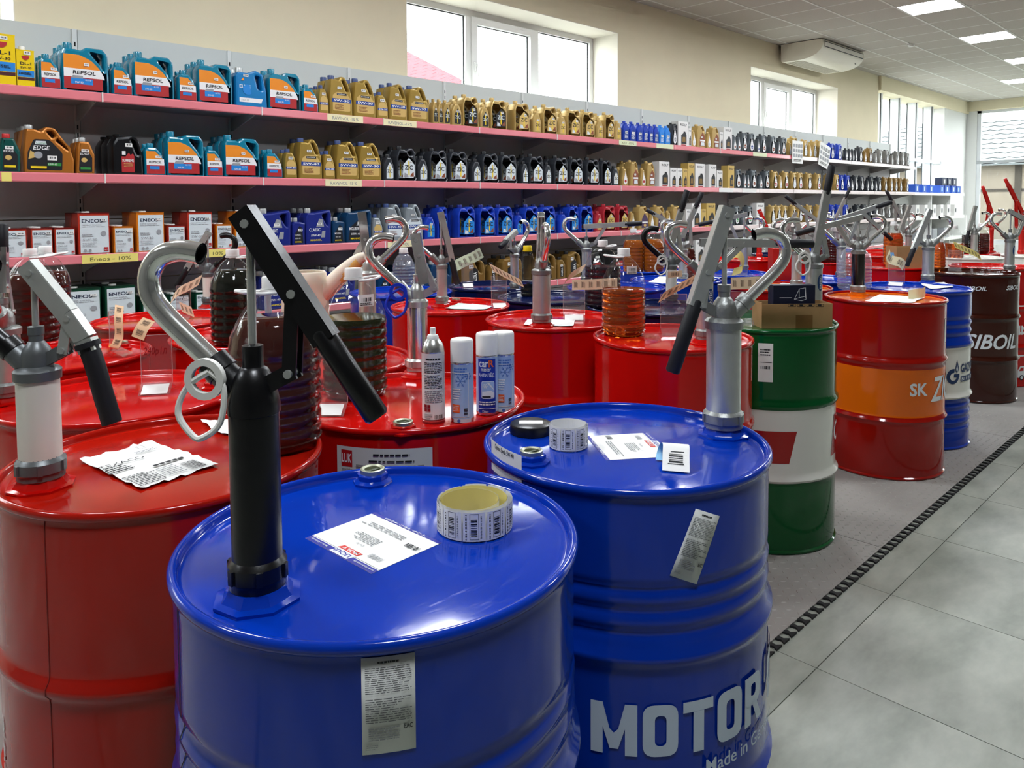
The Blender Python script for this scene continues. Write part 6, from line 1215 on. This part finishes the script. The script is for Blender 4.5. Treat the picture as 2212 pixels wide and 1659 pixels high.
row(3, [('eg4', 130, 212, 2), ('eg4', 222, 288, 2), ('eg1', 302, 342, 2), ('eg1', 362, 404, 2), ('eg1', 418, 456, 2), ('mblue4', 566, 630, 2), ('mblue4', 640, 705, 2), ('mblue4', 712, 765, 2), ('mpetrol1', 815, 838, 2), ('mpetrol1', 842, 862, 2), ('mpetrol4', 880, 925, 2), ('mpetrol4', 930, 975, 1), ('brown4', 1000, 1048, 1), ('brown1', 1056, 1075), ('brown4', 1085, 1130, 1), ('brown4', 1165, 1202, 1), ('brown1', 1205, 1222), ('brown4', 1225, 1255, 1), ('black4', 1270, 1310), ('black4', 1320, 1360), ('zcoal4', 1480, 1500), ('rolfw4', 1503, 1525), ('zcoal4', 1535, 1555), ('zcoal4', 1600, 1620), ('zcoal4', 1640, 1660)])
# far low run: cartons
def cart(kd, p, sh, Yf, lab, z=None, sx=1, X=None):
    X = atY(p, 400, Yf).x if X is None else X; put(kd, X, Yf+C_[kd]['d']/2, sh, sx, lab, 'cartons on the low white shelf run', z=z); return X
n = 0
for k in range(3): cart('cblue', 0, 1, 5.0, '%s blue carton from the left on the low white shelf' % ordw(k+1), X=15.65+k*.42)
for k in range(4): cart('cblue', 0, 1, 5.0, '%s blue carton in the stacked pile on the low white shelf' % ordw(k+1), X=17.1+k*.34+(.1 if k > 1 else 0), sx=1.4)
for k in range(3): cart('cnavy', 0, 1, 5.0, '%s navy carton on top of the stacked blue pile' % ordw(k+1), X=17.25+k*.34, z=ZS[1]+.1615, sx=1.4)
for k, xx in enumerate((15.72, 16.2, 16.72, 17.18, 17.6, 18.1)): cart('cwhite', 0, 2, 5.0, '%s white filter carton from the left, lower white shelf' % ordw(k+1), X=xx, sx=1.3)
for k in range(3): cart('cgrey', 0, 3, 5.0, '%s grey carton on the lowest white shelf' % ordw(k+1), X=(15.8, 16.75, 17.45)[k])
# printed cards hanging from the top shelf rail
for k, (p0, p1, y0, y1) in enumerate(((1712, 1734, 303, 354), (1768, 1790, 303, 356))):
    a = atY(p0, y0, YS-.03); c = atY(p1, y1, YS-.03); wd = c.x-a.x; ht = a.z-c.z
    l = LB(.0006); l.slab(0, 0, wd, ht, PAPER, .0015)
    for i in range(4):
        for j in range(3): l.rect(wd*(.08+.23*i), ht*(.28+.22*j), wd*(.24+.23*i), ht*(.42+.22*j), LGr)
    l.lines(wd*.1, ht*.08, wd*.9, ht*.2, 2, INK, .2, .4, 3)
    o = obj('price_card', l.mesh('card'), None, (a.x, YS-.03, c.z)); o.rotation_euler = (0, (.0, .22)[k], 0); tag(o, ('upright', 'tilted')[k]+' white printed card hanging from the top shelf rail', 'price card')
